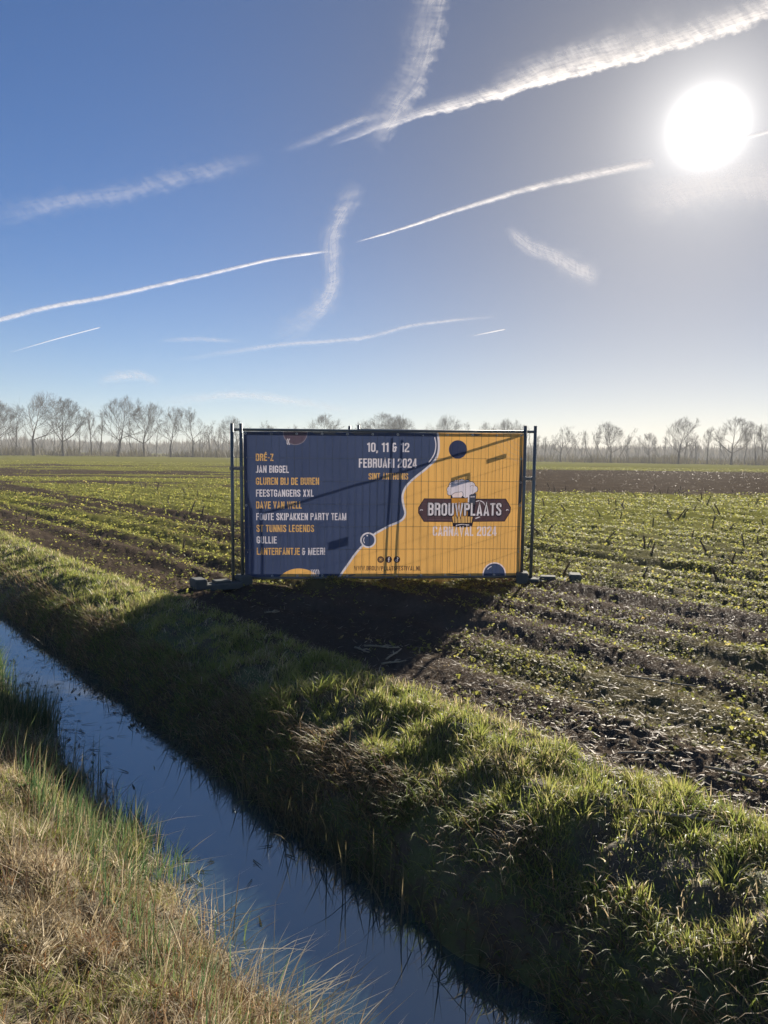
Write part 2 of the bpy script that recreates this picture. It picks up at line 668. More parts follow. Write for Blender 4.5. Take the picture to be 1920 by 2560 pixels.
def stand_matrix(p, q):
    X = Vector((q.x - p.x, q.y - p.y, 0)).normalized()
    Z = Vector((0, 0, 1))
    Y = Z.cross(X)
    m = Matrix((X, Y, Z)).transposed().to_4x4()
    m.translation = Vector((p.x, p.y, p.z))
    return m


# their end posts stand next to the banner panel's posts and lean the same way
def lean_like_front(m):
    return Matrix.Translation(m.translation) @ Matrix.Rotation(_lean * 0.9, 4, FX) @ m.to_3x3().to_4x4()


right_m = lean_like_front(stand_matrix(RB, APEX))
back_right = fence_panel('mobile_fence', right_m, 'bare fence panel running back from the banner edge beside the logo', (APEX - RB).to_2d().length)
left_m = lean_like_front(stand_matrix(LB, APEX + Vector((-0.12, 0.0, 0))))
back_left = fence_panel('mobile_fence', left_m, 'bare fence panel running back from the banner edge beside the name list', (APEX - LB).to_2d().length - .1)

# nameplates on the bare panel; the sun throws their shapes on the banner
M_PLATE = simple_mat('nameplate_steel', (0.25, 0.26, 0.26), 0.5, 0.6, 0.1)
PLATES = ((0.50, 1.73, 0.12, 0.028), (0.95, 1.60, 0.115, 0.06), (2.50, 1.26, 0.12, 0.055))

# a pair of loose posts propped right behind the banner
for i, (px_, dz_) in enumerate(((963, 0.0), (988, -0.02))):
    base = FENCE_M @ Vector(((px_ - 607) / (1303 - 607) * PANEL_W + 0.10, 0.30, 0.0))
    b_ = MB()
    top = FENCE_M @ Vector(((px_ - 604) / (1303 - 604) * PANEL_W + 0.08, 0.09, 1.86 + dz_))
    b_.tube([base + Vector((0, 0, -0.1)), top], 0.0145, 10)
    o = b_.build('prop_post', M_GALV, None, True)
    tag(o, ('steel post propped behind the banner, the one nearer the name list', 'steel post propped behind the banner, the one nearer the logo')[i], 'post', 'posts behind the banner')


def foot(loc, rz, label, L=0.36):
    """concrete fence foot: long low block with raised ends and a row of post holes"""
    e = empty('fence_block', loc, rz)
    b_ = MB()
    b_.box((0, 0, 0.035), (L, 0.115, 0.04), None, 0.012)
    b_.build('slab', M_FOOT, e)
    for sx in (-1, 1):
        b_ = MB()
        b_.box((sx * (L - 0.07), 0, 0.098), (0.075, 0.118, 0.05), None, 0.014)
        b_.build('raised_end', M_FOOT, e)
    b_ = MB()
    b_.box((0, 0, 0.088), (0.10, 0.075, 0.02), None, 0.01)
    b_.build('post_socket', M_FOOT, e)
    return tag(e, label, 'fence foot', 'concrete fence feet')


pl = FENCE_M @ Vector((-0.06, 0.0, 0.0))
pr = FENCE_M @ Vector((PANEL_W + 0.06, 0.0, 0.0))
foot((pl.x - 0.17, pl.y - 0.16, pl.z - 0.02), R(33), 'dark concrete fence foot under the posts beside the name list')
foot((pr.x + 0.27, pr.y - 0.06, pr.z + 0.0), R(-9), 'dark concrete fence foot under the posts beside the logo', .40)
foot((APEX.x, APEX.y, 0.0), R(80), 'concrete fence foot behind the banner where the bare panels meet')


def clamp(p, label):
    e = empty('fence_clamp', p)
    e.rotation_euler = FENCE_M.to_euler()
    for sx in (-1, 1):
        b_ = MB()
        b_.tube([(sx * 0.058, 0, -0.022), (sx * 0.058, 0, 0.022)], 0.028, 12)
        b_.build('collar', M_CLAMP, e)
    b_ = MB()
    b_.box((0, 0, 0), (0.045, 0.007, 0.018))
    b_.build('bridge_plate', M_CLAMP, e)
    b_ = MB()
    b_.tube([(0, -0.035, 0), (0, 0.035, 0)], 0.009, 6)
    b_.build('bolt', M_CLAMP, e)
    return tag(e, label, 'clamp', 'clamps joining the fence posts')


clamp(FENCE_M @ Vector((-0.0575, -0.01, 1.45)), 'steel clamp joining the two posts beside the name list')
clamp(FENCE_M @ Vector((PANEL_W + 0.0575, -0.01, 1.34)), 'steel clamp joining the two posts beside the logo')


# ------------------------------------------------------------------ condensed lettering as strokes
TH = 0.155
GW = {'I': .0, '.': .0, ',': .0, '!': .0, ' ': .2, 'M': .60, 'W': .68, '&': .48, '-': .28, '1': .29, 'J': .35, 'L': .38, 'F': .39, 'E': .41, 'T': .42,
      'V': .47, 'A': .48, 'X': .47, 'Z': .41, 'Y': .46, 'N': .48}


def arc(cx, cy, rx, ry, a0, a1, n=5):
    return [(cx + rx * math.cos(R(a0 + (a1 - a0) * i / n)), cy + ry * math.sin(R(a0 + (a1 - a0) * i / n))) for i in range(n + 1)]


def glyph(ch):
    """centre-line strokes in a box w x 1 (cap height)"""
    w = GW.get(ch, .46)
    if ch == 'É':
        w = GW['E']
    if w == .0:
        w = TH
    h = TH / 2
    l, r, b, t = h, w - h, h, 1 - h
    m = 0.52
    k = min(.13, (r - l) / 2)
    cx = w / 2
    O = arc(l + k, t - k, k, k, 180, 90) + arc(r - k, t - k, k, k, 90, 0) + arc(r - k, b + k, k, k, 0, -90) + arc(l + k, b + k, k, k, -90, -180)
    S = {}
    if ch in 'OÖ0':
        return w, [O + [O[0]]]
    if ch in 'DBPR':
        k2 = .12
        if ch == 'D':
            return w, [[(l, b), (l, t)] + [(r - k2, t)] + arc(r - k2, t - k2, k2, k2, 90, 0) + arc(r - k2, b + k2, k2, k2, 0, -90) + [(l, b), (l, b + .01)]]
        up = [(l, m), (l, t), (r - k2, t)] + arc(r - k2, t - k2, k2, k2, 90, 0) + arc(r - k2, m + k2, k2, k2, 0, -90) + [(l, m)]
        st_ = [[(l, 0), (l, 1)], up]
        if ch == 'B':
            st_.append([(l, m), (r - k2, m)] + arc(r - k2, m - k2, k2, k2, 90, 0) + arc(r - k2, b + k2, k2, k2, 0, -90) + [(l, b)])
        if ch == 'R':
            st_.append([(r - k2, m)] + arc(r - k2, m - k2, k2, k2, 90, 0) + [(r, 0)])
        return w, st_
    if ch in 'EÉF':
        o = [[(l, 0), (l, 1)], [(l, t), (w, t)], [(l, m), (w - .04, m)]]
        if ch != 'F': o.append([(l, b), (w, b)])
        if ch == 'É': o.append([(cx - .05, 1.06), (cx + .10, 1.22)])
        return w, o
    if ch == 'L': return w, [[(l, 0), (l, 1)], [(l, b), (w, b)]]
    if ch == 'I': return w, [[(l, 0), (l, 1)]]
    if ch == 'T': return w, [[(0, t), (w, t)], [(cx, 0), (cx, 1)]]
    if ch == 'H': return w, [[(l, 0), (l, 1)], [(r, 0), (r, 1)], [(l, m), (r, m)]]
    if ch == 'N': return w, [[(l, 0), (l, 1)], [(r, 0), (r, 1)], [(l + .01, .97), (r - .01, .03)]]
    if ch == 'M': return w, [[(l, 0), (l, 1)], [(r, 0), (r, 1)], [(l, .98), (cx, .05), (r, .98)]]
    if ch == 'W': return w, [[(l - .01, 1), (w * .3, .03), (cx, .95), (w * .7, .03), (r + .01, 1)]]
    if ch == 'V': return w, [[(l - .01, 1), (cx, .04), (r + .01, 1)]]
    if ch == 'A': return w, [[(l - .01, 0), (cx, .96), (r + .01, 0)], [(l + .06, .24), (r - .06, .24)]]
    if ch == 'X': return w, [[(l, 0), (r, 1)], [(l, 1), (r, 0)]]
    if ch == 'Y': return w, [[(l - .01, 1), (cx, .42), (r + .01, 1)], [(cx, 0), (cx, .45)]]
    if ch == 'K': return w, [[(l, 0), (l, 1)], [(l + .02, .36), (r + .01, 1)], [(l + .10, .52), (r + .02, 0)]]
    if ch == 'Z': return w, [[(0, t), (w, t)], [(0, b), (w, b)], [(l, b), (r, t)]]
    if ch == 'U': return w, [[(l, 1)] + arc(l + k, b + k, k, k, 180, 270) + arc(r - k, b + k, k, k, 270, 360) + [(r, 1)]]
    if ch == 'J': return w, [[(0, b), (r - k, b)] + arc(r - k, b + k, k, k, 270, 360) + [(r, 1)]]
    if ch in 'CG':
        s_ = [(r, .66)] + arc(r - k, t - k, k, k, 0, 90) + arc(l + k, t - k, k, k, 90, 180) + arc(l + k, b + k, k, k, 180, 270) + arc(r - k, b + k, k, k, 270, 360)
        if ch == 'C': return w, [s_ + [(r, .34)]]
        return w, [s_ + [(r, .46)], [(cx, .46), (w, .46)]]
    if ch == 'S':
        return w, [[(r, .68)] + arc(r - k, t - k, k, k, 0, 90) + arc(l + k, t - k, k, k, 90, 180) + [(l, .68), (r, .34)] + arc(r - k, b + k, k, k, 0, -90) + arc(l + k, b + k, k, k, -90, -180) + [(l, .32)]]
    if ch == '1': return w, [[(r, 0), (r, 1)], [(0, .80), (r, .88)]]
    if ch == '2':
        return w, [[(l, .68)] + arc(l + k, t - k, k, k, 180, 90) + arc(r - k, t - k, k, k, 90, 0) + [(r, .62), (l, .20), (l, b), (w, b)]]
    if ch == '4': return w + .02, [[(r - .06, 0), (r - .06, 1)], [(r - .08, .98), (l, .28)], [(0, .24), (w + .02, .24)]]
    if ch == '&':
        return w, [[(w - .02, .50), (l + .06, .50), (l, .58), (l, t - .08), (l + .06, t), (r - .13, t), (r - .09, .80)], [(l + .06, .50), (l, .42), (l, b + .06), (l + .07, b), (r - .14, b), (r - .08, b + .08), (r - .08, .62)]]
    if ch == '!': return w, [[(l, .30), (l, 1)], [(l, 0), (l, .16)]]
    if ch == '.': return w, [[(l, 0), (l, .16)]]
    if ch == ',': return w, [[(l, .16), (l, 0), (l - .05, -.14)]]
    if ch == '-': return w, [[(.02, .45), (w - .02, .45)]]
    return w, []


def stroke_quads(pl_, th):
    pts = [Vector(p) for p in pl_]
    q = [pts[0]]
    for p in pts[1:]:
        if (p - q[-1]).length > 1e-5:
            q.append(p)
    pts = q
    n = len(pts)
    closed = n > 3 and (pts[0] - pts[-1]).length < 1e-5
    L_, R_ = [], []
    for i in range(n):
        a = pts[i - 1] if i > 0 else (pts[-2] if closed else None)
        c_ = pts[i + 1] if i < n - 1 else (pts[1] if closed else None)
        d1 = (pts[i] - a).normalized() if a is not None else None
        d2 = (c_ - pts[i]).normalized() if c_ is not None else None
        d1 = d1 or d2
        d2 = d2 or d1
        n1 = Vector((-d1.y, d1.x)); n2 = Vector((-d2.y, d2.x))
        mm = n1 + n2
        if mm.length < 1e-4:
            mm = n1
        mm.normalize()
        f = min(1.0 / max(mm.dot(n1), 0.38), 2.3)
        L_.append(pts[i] + mm * th / 2 * f)
        R_.append(pts[i] - mm * th / 2 * f)
    return [[R_[i], R_[i + 1], L_[i + 1], L_[i]] for i in range(n - 1)]


def text_quads(txt, x0, x1, y_base, cap, th=TH):
    """all quads of a line set between x0 and x1 (photo pixels on the banner), baseline y_base, cap height in px"""
    sp = .085
    pen, out = 0.0, []
    for ch in txt:
        w, strokes = glyph(ch)
        for s_ in strokes:
            out += [[(p.x + pen, p.y) for p in q] for q in stroke_quads(s_, th)]
        pen += w + sp
    pen -= sp
    kx = (x1 - x0) / pen
    return [[(x0 + p[0] * kx, y_base - p[1] * cap) for p in q] for q in out]


# ------------------------------------------------------------------ the banner's print, as one cut-up sheet
INK = {}
_inks = {'navy': (0.060, 0.082, 0.160), 'orange': (0.93, 0.51, 0.145), 'white': (0.78, 0.72, 0.76), 'blush': (0.93, 0.76, 0.74), 'sand': (0.78, 0.46, 0.16),
         'brown': (0.055, 0.030, 0.035), 'wood': (0.105, 0.062, 0.072), 'wood_light': (0.20, 0.13, 0.145), 'ink': (0.020, 0.016, 0.030), 'amber': (0.62, 0.28, 0.045), 'mauve': (0.115, 0.085, 0.120),
         'mauve_ring': (0.25, 0.22, 0.27), 'arc': (0.80, 0.48, 0.22), 'glass': (0.075, 0.085, 0.12), 'foam': (0.80, 0.72, 0.78), 'round_navy': (0.040, 0.052, 0.115)}
for nm, col in _inks.items():
    m, nt, b = new_mat('print_' + nm)
    tcb = nt.nodes.new('ShaderNodeTexCoord')
    nn = noise(E(tcb.outputs['Object']), 3.0, 3.0, 0.6)
    cc = mixrgb(nn, tuple(x * 0.93 for x in col), tuple(min(1, x * 1.07) for x in col))
    nt.links.new(cc.s, b.inputs['Base Color'])
    b.inputs['Roughness'].default_value = 0.55
    b.inputs['Specular IOR Level'].default_value = 0.25
    tr = nt.nodes.new('ShaderNodeBsdfTranslucent')
    nt.links.new(cc.s, tr.inputs['Color'])
    mx = nt.nodes.new('ShaderNodeMixShader')
    mx.inputs[0].default_value = 0.17
    nt.links.new(b.outputs[0], mx.inputs[1])
    nt.links.new(tr.outputs[0], mx.inputs[2])
    nt.links.new(mx.outputs[0], nt.nodes['Material Output'].inputs['Surface'])
    INK[nm] = m

BX0, BX1, BY0, BY1 = 617.0, 1306.0, 1092.0, 1449.5        # sheet edges in photo pixels
layers = []          # (polygon, ink, part)


def put(poly, ink, part):
    poly = [(min(max(x, BX0), BX1), min(max(y, BY0), BY1)) for x, y in poly]
    q = []
    for p in poly:
        if not q or math.hypot(p[0] - q[-1][0], p[1] - q[-1][1]) > 0.05:
            q.append(p)
    if len(q) > 2 and math.hypot(q[0][0] - q[-1][0], q[0][1] - q[-1][1]) < 0.05:
        q.pop()
    if len(q) > 2:
        a = sum(q[i][0] * q[(i + 1) % len(q)][1] - q[(i + 1) % len(q)][0] * q[i][1] for i in range(len(q)))
        if a < 0:
            q = q[::-1]
        if abs(a) > 0.02:
            layers.append((q, ink, part))


def disc(cx, cy, r, n=32):
    return [(cx + r * math.cos(2 * math.pi * i / n), cy + r * math.sin(2 * math.pi * i / n)) for i in range(n)]


def line(pts, th, ink, part):
    for q in stroke_quads(pts, th):
        put([(p.x, p.y) for p in q], ink, part)


def spline(pts, n=6):
    P_ = [pts[0]] + list(pts) + [pts[-1]]
    out = []
    for i in range(1, len(P_) - 2):
        p0, p1, p2, p3 = (np.array(P_[i + k], dtype=float) for k in (-1, 0, 1, 2))
        for j in range(n):
            t = j / n
            out.append(tuple(0.5 * ((2 * p1) + (-p0 + p2) * t + (2 * p0 - 5 * p1 + 4 * p2 - p3) * t * t + (-p0 + 3 * p1 - 3 * p2 + p3) * t ** 3)))
    out.append(tuple(pts[-1]))
    return out


EDGE = spline([(1090, 1092), (1093.5, 1112), (1093.5, 1137), (1087, 1156), (1076, 1168.5), (1059, 1184), (1037, 1201), (1020, 1217), (1010.4, 1231), (1006, 1246), (1006.5, 1260),
               (1010, 1276), (1013, 1290), (1008, 1303), (996, 1312), (973, 1321), (955, 1331), (935, 1343), (906, 1372), (888, 1393), (872, 1416), (860, 1433), (849, 1449.5)], 4)
put([(BX0, BY0), (BX1, BY0), (BX1, BY1), (BX0, BY1)], 'navy', 'sheet')
put(EDGE + [(BX1, BY1), (BX1, BY0)], 'orange', 'sheet')
line(EDGE, 5.0, 'white', 'edge_line')
line(spline([(1083.3, 1103), (1086.4, 1118), (1085.6, 1134), (1081, 1148), (1070, 1164.6)]), 2.6, 'white', 'highlight_stroke')
# round shapes
put(disc(742, 1094, 30), 'mauve_ring', 'bubble_print_a')
put(disc(742, 1094, 28.2), 'mauve', 'bubble_print_a')
for k in range(2):
    line(spline([(724.5 + k * 4, 1109), (722 + k * 4, 1113), (722 + k * 4, 1119), (724.5 + k * 4, 1123.5)], 3), 1.9, 'white', 'bracket_marks')
put(disc(750.5, 1496, 69, 64), 'orange', 'half_disc_print_a')
for k in range(5):
    line(spline([(779 + k * 4.2, 1429.5), (781.6 + k * 4.2, 1434), (781.6 + k * 4.2, 1442), (779 + k * 4.2, 1447)], 3), 1.9, 'white', 'bracket_marks_b')
put(disc(1141.8, 1132.4, 22.5, 40), 'round_navy', 'disc_print')
for rr in (34, 47, 60, 73):
    line([(1308 - rr * math.cos(R(a)) * 1.0, 1092 + rr * 0.95 * math.sin(R(a))) for a in range(4, 88, 6)], 1.5, 'arc', 'arc_lines')
put(disc(921, 1356.5, 19.6), 'white', 'bubble_print')
put(disc(921, 1356.5, 15.6), 'navy', 'bubble_print')
line(arc(921, 1356.5, 11.3, 11.3, 140, 215, 5), 1.8, 'white', 'bubble_print')
put(disc(918.5, 1345.3, 1.9, 10), 'white', 'bubble_print')
put(disc(1240, 1443, 30, 40), 'blush', 'half_disc_print')
put(disc(1240, 1443, 27, 40), 'navy', 'half_disc_print')
line(arc(1240, 1443, 21, 21, 215, 250, 4), 1.8, 'white', 'half_disc_print')
# logo: board
z2 = lambda p: (940 + .2532 * p[0], 1040 + .2532 * p[1])
brd = [z2(p) for p in ((475, 843), (1287, 843), (1340, 930), (1337, 978), (1282, 1071), (473, 1073), (416, 985), (416, 933))]
cxb = sum(p[0] for p in brd) / 8
cyb = sum(p[1] for p in brd) / 8
put(brd, 'ink', 'logo_board')
put([(cxb + (x - cxb) * .985, cyb + (y - cyb) * .95) for x, y in brd], 'wood', 'logo_board')
rr_ = random.Random(5)
for k in range(12):
    yy = 1256 + k * 4.6
    xx = rr_.uniform(1060, 1200)
    line([(xx, yy), (xx + rr_.uniform(15, 50), yy + rr_.uniform(-.6, .6)), (xx + 70, yy)], rr_.uniform(.5, 1.2), rr_.choice(['wood_light', 'brown', 'brown']), 'logo_board')
for x in (449, 1308):
    line([z2((x - 14, 962)), z2((x - 4, 952)), z2((x + 14, 960))], 2.0, 'white', 'logo_board')
# logo: beer glass with foam
gl = [z2(p) for p in ((735, 800), (988, 790), (982, 900), (968, 1040), (955, 1120), (860, 1128), (762, 1118), (748, 1030), (738, 900))]
put(gl, 'ink', 'logo_glass')
put([z2(p) for p in ((742, 838), (905, 838), (905, 1080), (764, 1080), (752, 1020))], 'amber', 'logo_glass')
put([z2(p) for p in ((752, 1020), (960, 1020), (948, 1082), (766, 1082))], 'sand', 'logo_glass')
for x in (775, 808, 840, 880, 905, 935):
    line([z2((x, 1018)), z2((x + 3, 1084))], 1.5, 'ink', 'logo_glass')
put([z2(p) for p in ((905, 800), (985, 800), (972, 900), (905, 900))], 'glass', 'logo_glass')
put([z2(p) for p in ((776, 1092), (940, 1092), (925, 1116), (790, 1116))], 'ink', 'logo_glass')
line([z2((790, 1106)), z2((850, 1096)), z2((925, 1104))], 2.0, 'white', 'logo_glass')
line(spline([z2((985, 872)), z2((1020, 862)), z2((1060, 880)), z2((1072, 905))], 3), 2.2, 'white', 'logo_glass')
line([z2((985, 1038)), z2((1030, 1022))], 2.6, 'white', 'logo_glass')
foam = []
for (fx, fy, fr) in ((735, 755, 38), (752, 715, 36), (790, 700, 38), (840, 695, 40), (890, 700, 40), (935, 715, 36), (968, 750, 32), (770, 775, 45), (830, 760, 62), (900, 755, 58), (940, 760, 40), (725, 785, 24), (885, 800, 34)):
    foam.append((fx, fy, fr))
for fx, fy, fr in foam:
    c_ = z2((fx, fy)); put(disc(c_[0], c_[1], fr * .2532 + 1.3, 18), 'ink', 'logo_foam')
for fx, fy, fr in foam:
    c_ = z2((fx, fy)); put(disc(c_[0], c_[1], fr * .2532, 18), 'foam', 'logo_foam')
for fx, fy in ((740, 720), (790, 690), (845, 690), (900, 700), (945, 735)):
    c_ = z2((fx, fy)); line(arc(c_[0], c_[1], 5.5, 5.5, 200, 330, 5), .8, 'wood_light', 'logo_foam')
put([z2(p) for p in ((748, 800), (770, 785), (845, 782), (850, 815), (840, 832), (752, 832))], 'blush', 'logo_foam')
line(spline([z2((742, 808)), z2((775, 786)), z2((810, 780)), z2((850, 778)), z2((858, 815)), z2((850, 832))], 3), 1.0, 'ink', 'logo_foam')
line([z2((742, 836)), z2((905, 838))], 1.2, 'ink', 'logo_foam')
line([z2((912, 800)), z2((912, 880))], 3.4, 'foam', 'logo_foam')
line([z2((880, 800)), z2((880, 838))], 3.0, 'foam', 'logo_foam')
line([z2((930, 826)), z2((972, 824))], 2.0, 'foam', 'logo_foam')


def text(txt, x0, x1, ytop, ybase, ink, part, th=TH, shadow=None):
    cap = ybase - ytop
    if shadow:
        for q in text_quads(txt, x0, x1, ybase, cap, th + shadow):
            put([(p[0] - .2, p[1] + .8) for p in q], 'ink', 'logo_lettering_outline')
    for q in text_quads(txt, x0, x1, ybase, cap, th):
        put(q, ink, part)


text('BROUWPLAATS', 1070, 1256, 1264.5, 1296, 'white', 'logo_lettering', .16, .13)
text('CARNAVAL 2024', 1083, 1244, 1322, 1346.5, 'blush', 'lettering_a', .16)
text('10, 11 & 12', 917, 1021, 1117, 1139.5, 'white', 'lettering_b')
text('FEBRUARI 2024', 897, 1040.5, 1155, 1178, 'white', 'lettering_c')
text('SINT ANTHONIS', 921, 1019, 1191, 1207, 'sand', 'lettering_d')
text('WWW.BROUWPLAATSFESTIVAL.NL', 886.5, 1053.5, 1421.5, 1433, 'brown', 'lettering_e', .14)
lines = [('DRÉ-Z', 688.5, 1145.5, 'sand'), ('JAN BIGGEL', 726, 1174, 'white'), ('GLUREN BIJ DE BUREN', 799.5, 1203, 'sand'), ('FEESTGANGERS XXL', 786, 1232, 'white'),
         ('DAVE VAN WELL', 757, 1261, 'sand'), ('FOUTE SKIPAKKEN PARTY TEAM', 866.5, 1289.5, 'white'), ('ST TUNNIS LEGENDS', 787, 1318.5, 'sand'), ('GULLIE', 695.5, 1347, 'white'), ('LANTERFANTJE', 752, 1375.5, 'sand')]
for i, (tx_, x1_, yt_, ink) in enumerate(lines):
    text(tx_, 646, x1_, yt_, yt_ + 17.5, ink, 'lettering_' + 'fghijklmn'[i])
text('& MEER!', 757.5, 814, 1375.5, 1393, 'white', 'lettering_n')
# social icons
for k, cx_ in enumerate((952.3, 972.5, 993)):
    part = 'social_icon_' + 'abc'[k]
    put(disc(cx_, 1405, 8.3, 24), 'brown', part)
    if k == 0:
        line([(cx_ - 3.6, 1401.4), (cx_ + 3.6, 1401.4), (cx_ + 3.6, 1408.6), (cx_ - 3.6, 1408.6), (cx_ - 3.6, 1401.4)], 1.0, 'sand', part)
        put(disc(cx_, 1405, 2.2, 10), 'sand', part)
    elif k == 1:
        line([(cx_ + 2.4, 1399.8), (cx_ + .6, 1400.2), (cx_ + .2, 1402), (cx_ + .2, 1411)], 1.9, 'white', part)
        line([(cx_ - 2.2, 1404.2), (cx_ + 2.4, 1404.2)], 1.5, 'white', part)
    else:
        line([(cx_ + 1.2, 1399.5), (cx_ + 1.2, 1407.5)], 1.6, 'white', part)
        line(arc(cx_ - 1.0, 1407.5, 2.3, 2.3, 0, 360, 10), 1.3, 'white', part)
        line([(cx_ + 1.2, 1400), (cx_ + 4.4, 1402.6)], 1.4, 'white', part)

# cut everything into one planar triangulation
cv_, cf_ = [], []
for poly, ink, part in layers:
    b0 = len(cv_)
    cv_ += [Vector(p) for p in poly]
    cf_.append([b0 + i for i in range(len(poly))])
for gy in np.linspace(BY0 + 9, BY1 - 9, 20):
    for gx in np.linspace(BX0 + 9, BX1 - 9, 40):
        cv_.append(Vector((gx, gy)))
ce_ = [(f[i], f[(i + 1) % len(f)]) for f in cf_ for i in range(len(f))]
ov, oe, of, _a, _b, _c = delaunay_2d_cdt(cv_, ce_, [], 0, 1e-4)


def topmost(verts, tris, polys):
    """index of the last polygon that holds each triangle's centre, -1 for none"""
    C = np.array([[sum(verts[i][k] for i in f) / 3 for k in (0, 1)] for f in tris])
    top = np.full(len(tris), -1)
    for pi, poly in enumerate(polys):
        q = np.array(poly)
        lo, hi = q.min(0), q.max(0)
        ids = np.nonzero((C[:, 0] >= lo[0]) & (C[:, 0] <= hi[0]) & (C[:, 1] >= lo[1]) & (C[:, 1] <= hi[1]))[0]
        if not len(ids):
            continue
        px_, py_ = C[ids, 0], C[ids, 1]
        ins = np.zeros(len(ids), dtype=bool)
        for i in range(len(q)):
            (xa, ya), (xb, yb) = q[i], q[(i + 1) % len(q)]
            if ya == yb:
                continue
            cr = ((ya > py_) != (yb > py_)) & (px_ < (xb - xa) * (py_ - ya) / (yb - ya) + xa)
            ins ^= cr
        top[ids[ins]] = pi
    return top


b_top = topmost(ov, of, [l_[0] for l_ in layers])
BANNER_W = PANEL_W - 0.045
BANNER_X = 0.028
B_LO, B_HI = 0.085, 1.905


def b_local(px, py):
    u = (px - BX0) / (BX1 - BX0)
    v = (BY1 - py) / (BY1 - BY0)
    x = BANNER_X + u * BANNER_W
    z = B_LO + v * (B_HI - B_LO)
    y = 0.016 + 0.012 * math.sin(u * 19 + 2.0 * math.sin(v * 3)) * math.sin(v * math.pi) ** .5 + 0.008 * math.sin(u * 47 + v * 4) + 0.01 * math.sin(v * 9 + u * 5)
    return x, max(y, 0.008), z


groups = {}
for f, k in zip(of, b_top):
    if k < 0:
        continue
    groups.setdefault(layers[k][2], []).append((f, layers[k][1]))
banner = empty('banner')
banner.matrix_world = FENCE_M
tag(banner, 'navy and orange festival banner with names and beer logo tied to the fence', 'banner')
NICE = {'sheet': 'sheet'}
for part, tris in groups.items():
    used = sorted({i for f, _ in tris for i in f})
    mp = {i: k for k, i in enumerate(used)}
    inks = sorted({i for _, i in tris})
    nm = part.rsplit('_', 1)[0] if part.rsplit('_', 1)[-1] in 'abcdefghijklmn' and len(part.rsplit('_', 1)[-1]) == 1 else part
    vv = [b_local(*ov[i]) for i in used]
    me = bpy.data.meshes.new(nm)
    me.from_pydata(vv, [], [[mp[i] for i in f] for f, _ in tris])
    for i in inks:
        me.materials.append(INK[i])
    me.polygons.foreach_set('material_index', np.array([inks.index(i) for _, i in tris], dtype=np.int32))
    me.polygons.foreach_set('use_smooth', np.ones(len(tris), dtype=bool))
    me.update()
    o = bpy.data.objects.new(nm, me)
    o.parent = banner
    COL.objects.link(o)
    if nm in ('logo_board', 'bracket_marks'):
        o['kind'] = 'stuff'

# hem folded over behind the sheet, and eyelets
M_HEM = simple_mat('banner_hem', (0.10, 0.10, 0.11), 0.7, 0.0, 0.1)
M_EYE = simple_mat('eyelet', (0.75, 0.74, 0.70), 0.28, 0.7, 0.05)
hw = 9.0


def hem_strip(x0, x1, y0, y1):
    n = 60
    V_, F_ = [], []
    for i in range(n + 1):
        t = i / n
        if x1 - x0 > y1 - y0:
            a, b_ = (x0 + (x1 - x0) * t, y0), (x0 + (x1 - x0) * t, y1)
        else:
            a, b_ = (x0, y0 + (y1 - y0) * t), (x1, y0 + (y1 - y0) * t)
        for p in (a, b_):
            x, y, z = b_local(*p)
            V_.append((x, y + 0.004, z))
    for i in range(n):
        F_.append((2 * i, 2 * i + 1, 2 * i + 3, 2 * i + 2))
    mesh_np('hem', V_, F_, M_HEM, banner)


hem_strip(BX0 + 1, BX1 - 1, BY0 + .5, BY0 + hw)
hem_strip(BX0 + 1, BX1 - 1, BY1 - hw, BY1 - .5)
hem_strip(BX0 + .5, BX0 + hw, BY0 + hw + .3, BY1 - hw - .3)
hem_strip(BX1 - hw, BX1 - .5, BY0 + hw + .3, BY1 - hw - .3)
eye_pts = []
for i in range(12):
    eye_pts += [(BX0 + 5 + i * (BX1 - BX0 - 10) / 11, BY0 + 5), (BX0 + 5 + i * (BX1 - BX0 - 10) / 11, BY1 - 4.5)]
for i in range(1, 6):
    eye_pts += [(BX0 + 4.5, BY0 + 5 + i * (BY1 - BY0 - 10) / 6), (BX1 - 4.5, BY0 + 5 + i * (BY1 - BY0 - 10) / 6)]
eye_me = None
for p in eye_pts:
    x, y, z = b_local(*p)
    if eye_me is None:
        b_ = MB()
        ring = [(0.011 * math.cos(a), 0, 0.011 * math.sin(a)) for a in np.linspace(0, 2 * math.pi, 11)]
        b_.tube(ring, 0.0045, 5, False)
        eo = b_.build('eyelet', M_EYE, banner, True)
        eye_me = eo.data
    else:
        eo = bpy.data.objects.new('eyelet', eye_me)
        eo.parent = banner
        COL.objects.link(eo)
    eo.location = (x, y - 0.004, z)

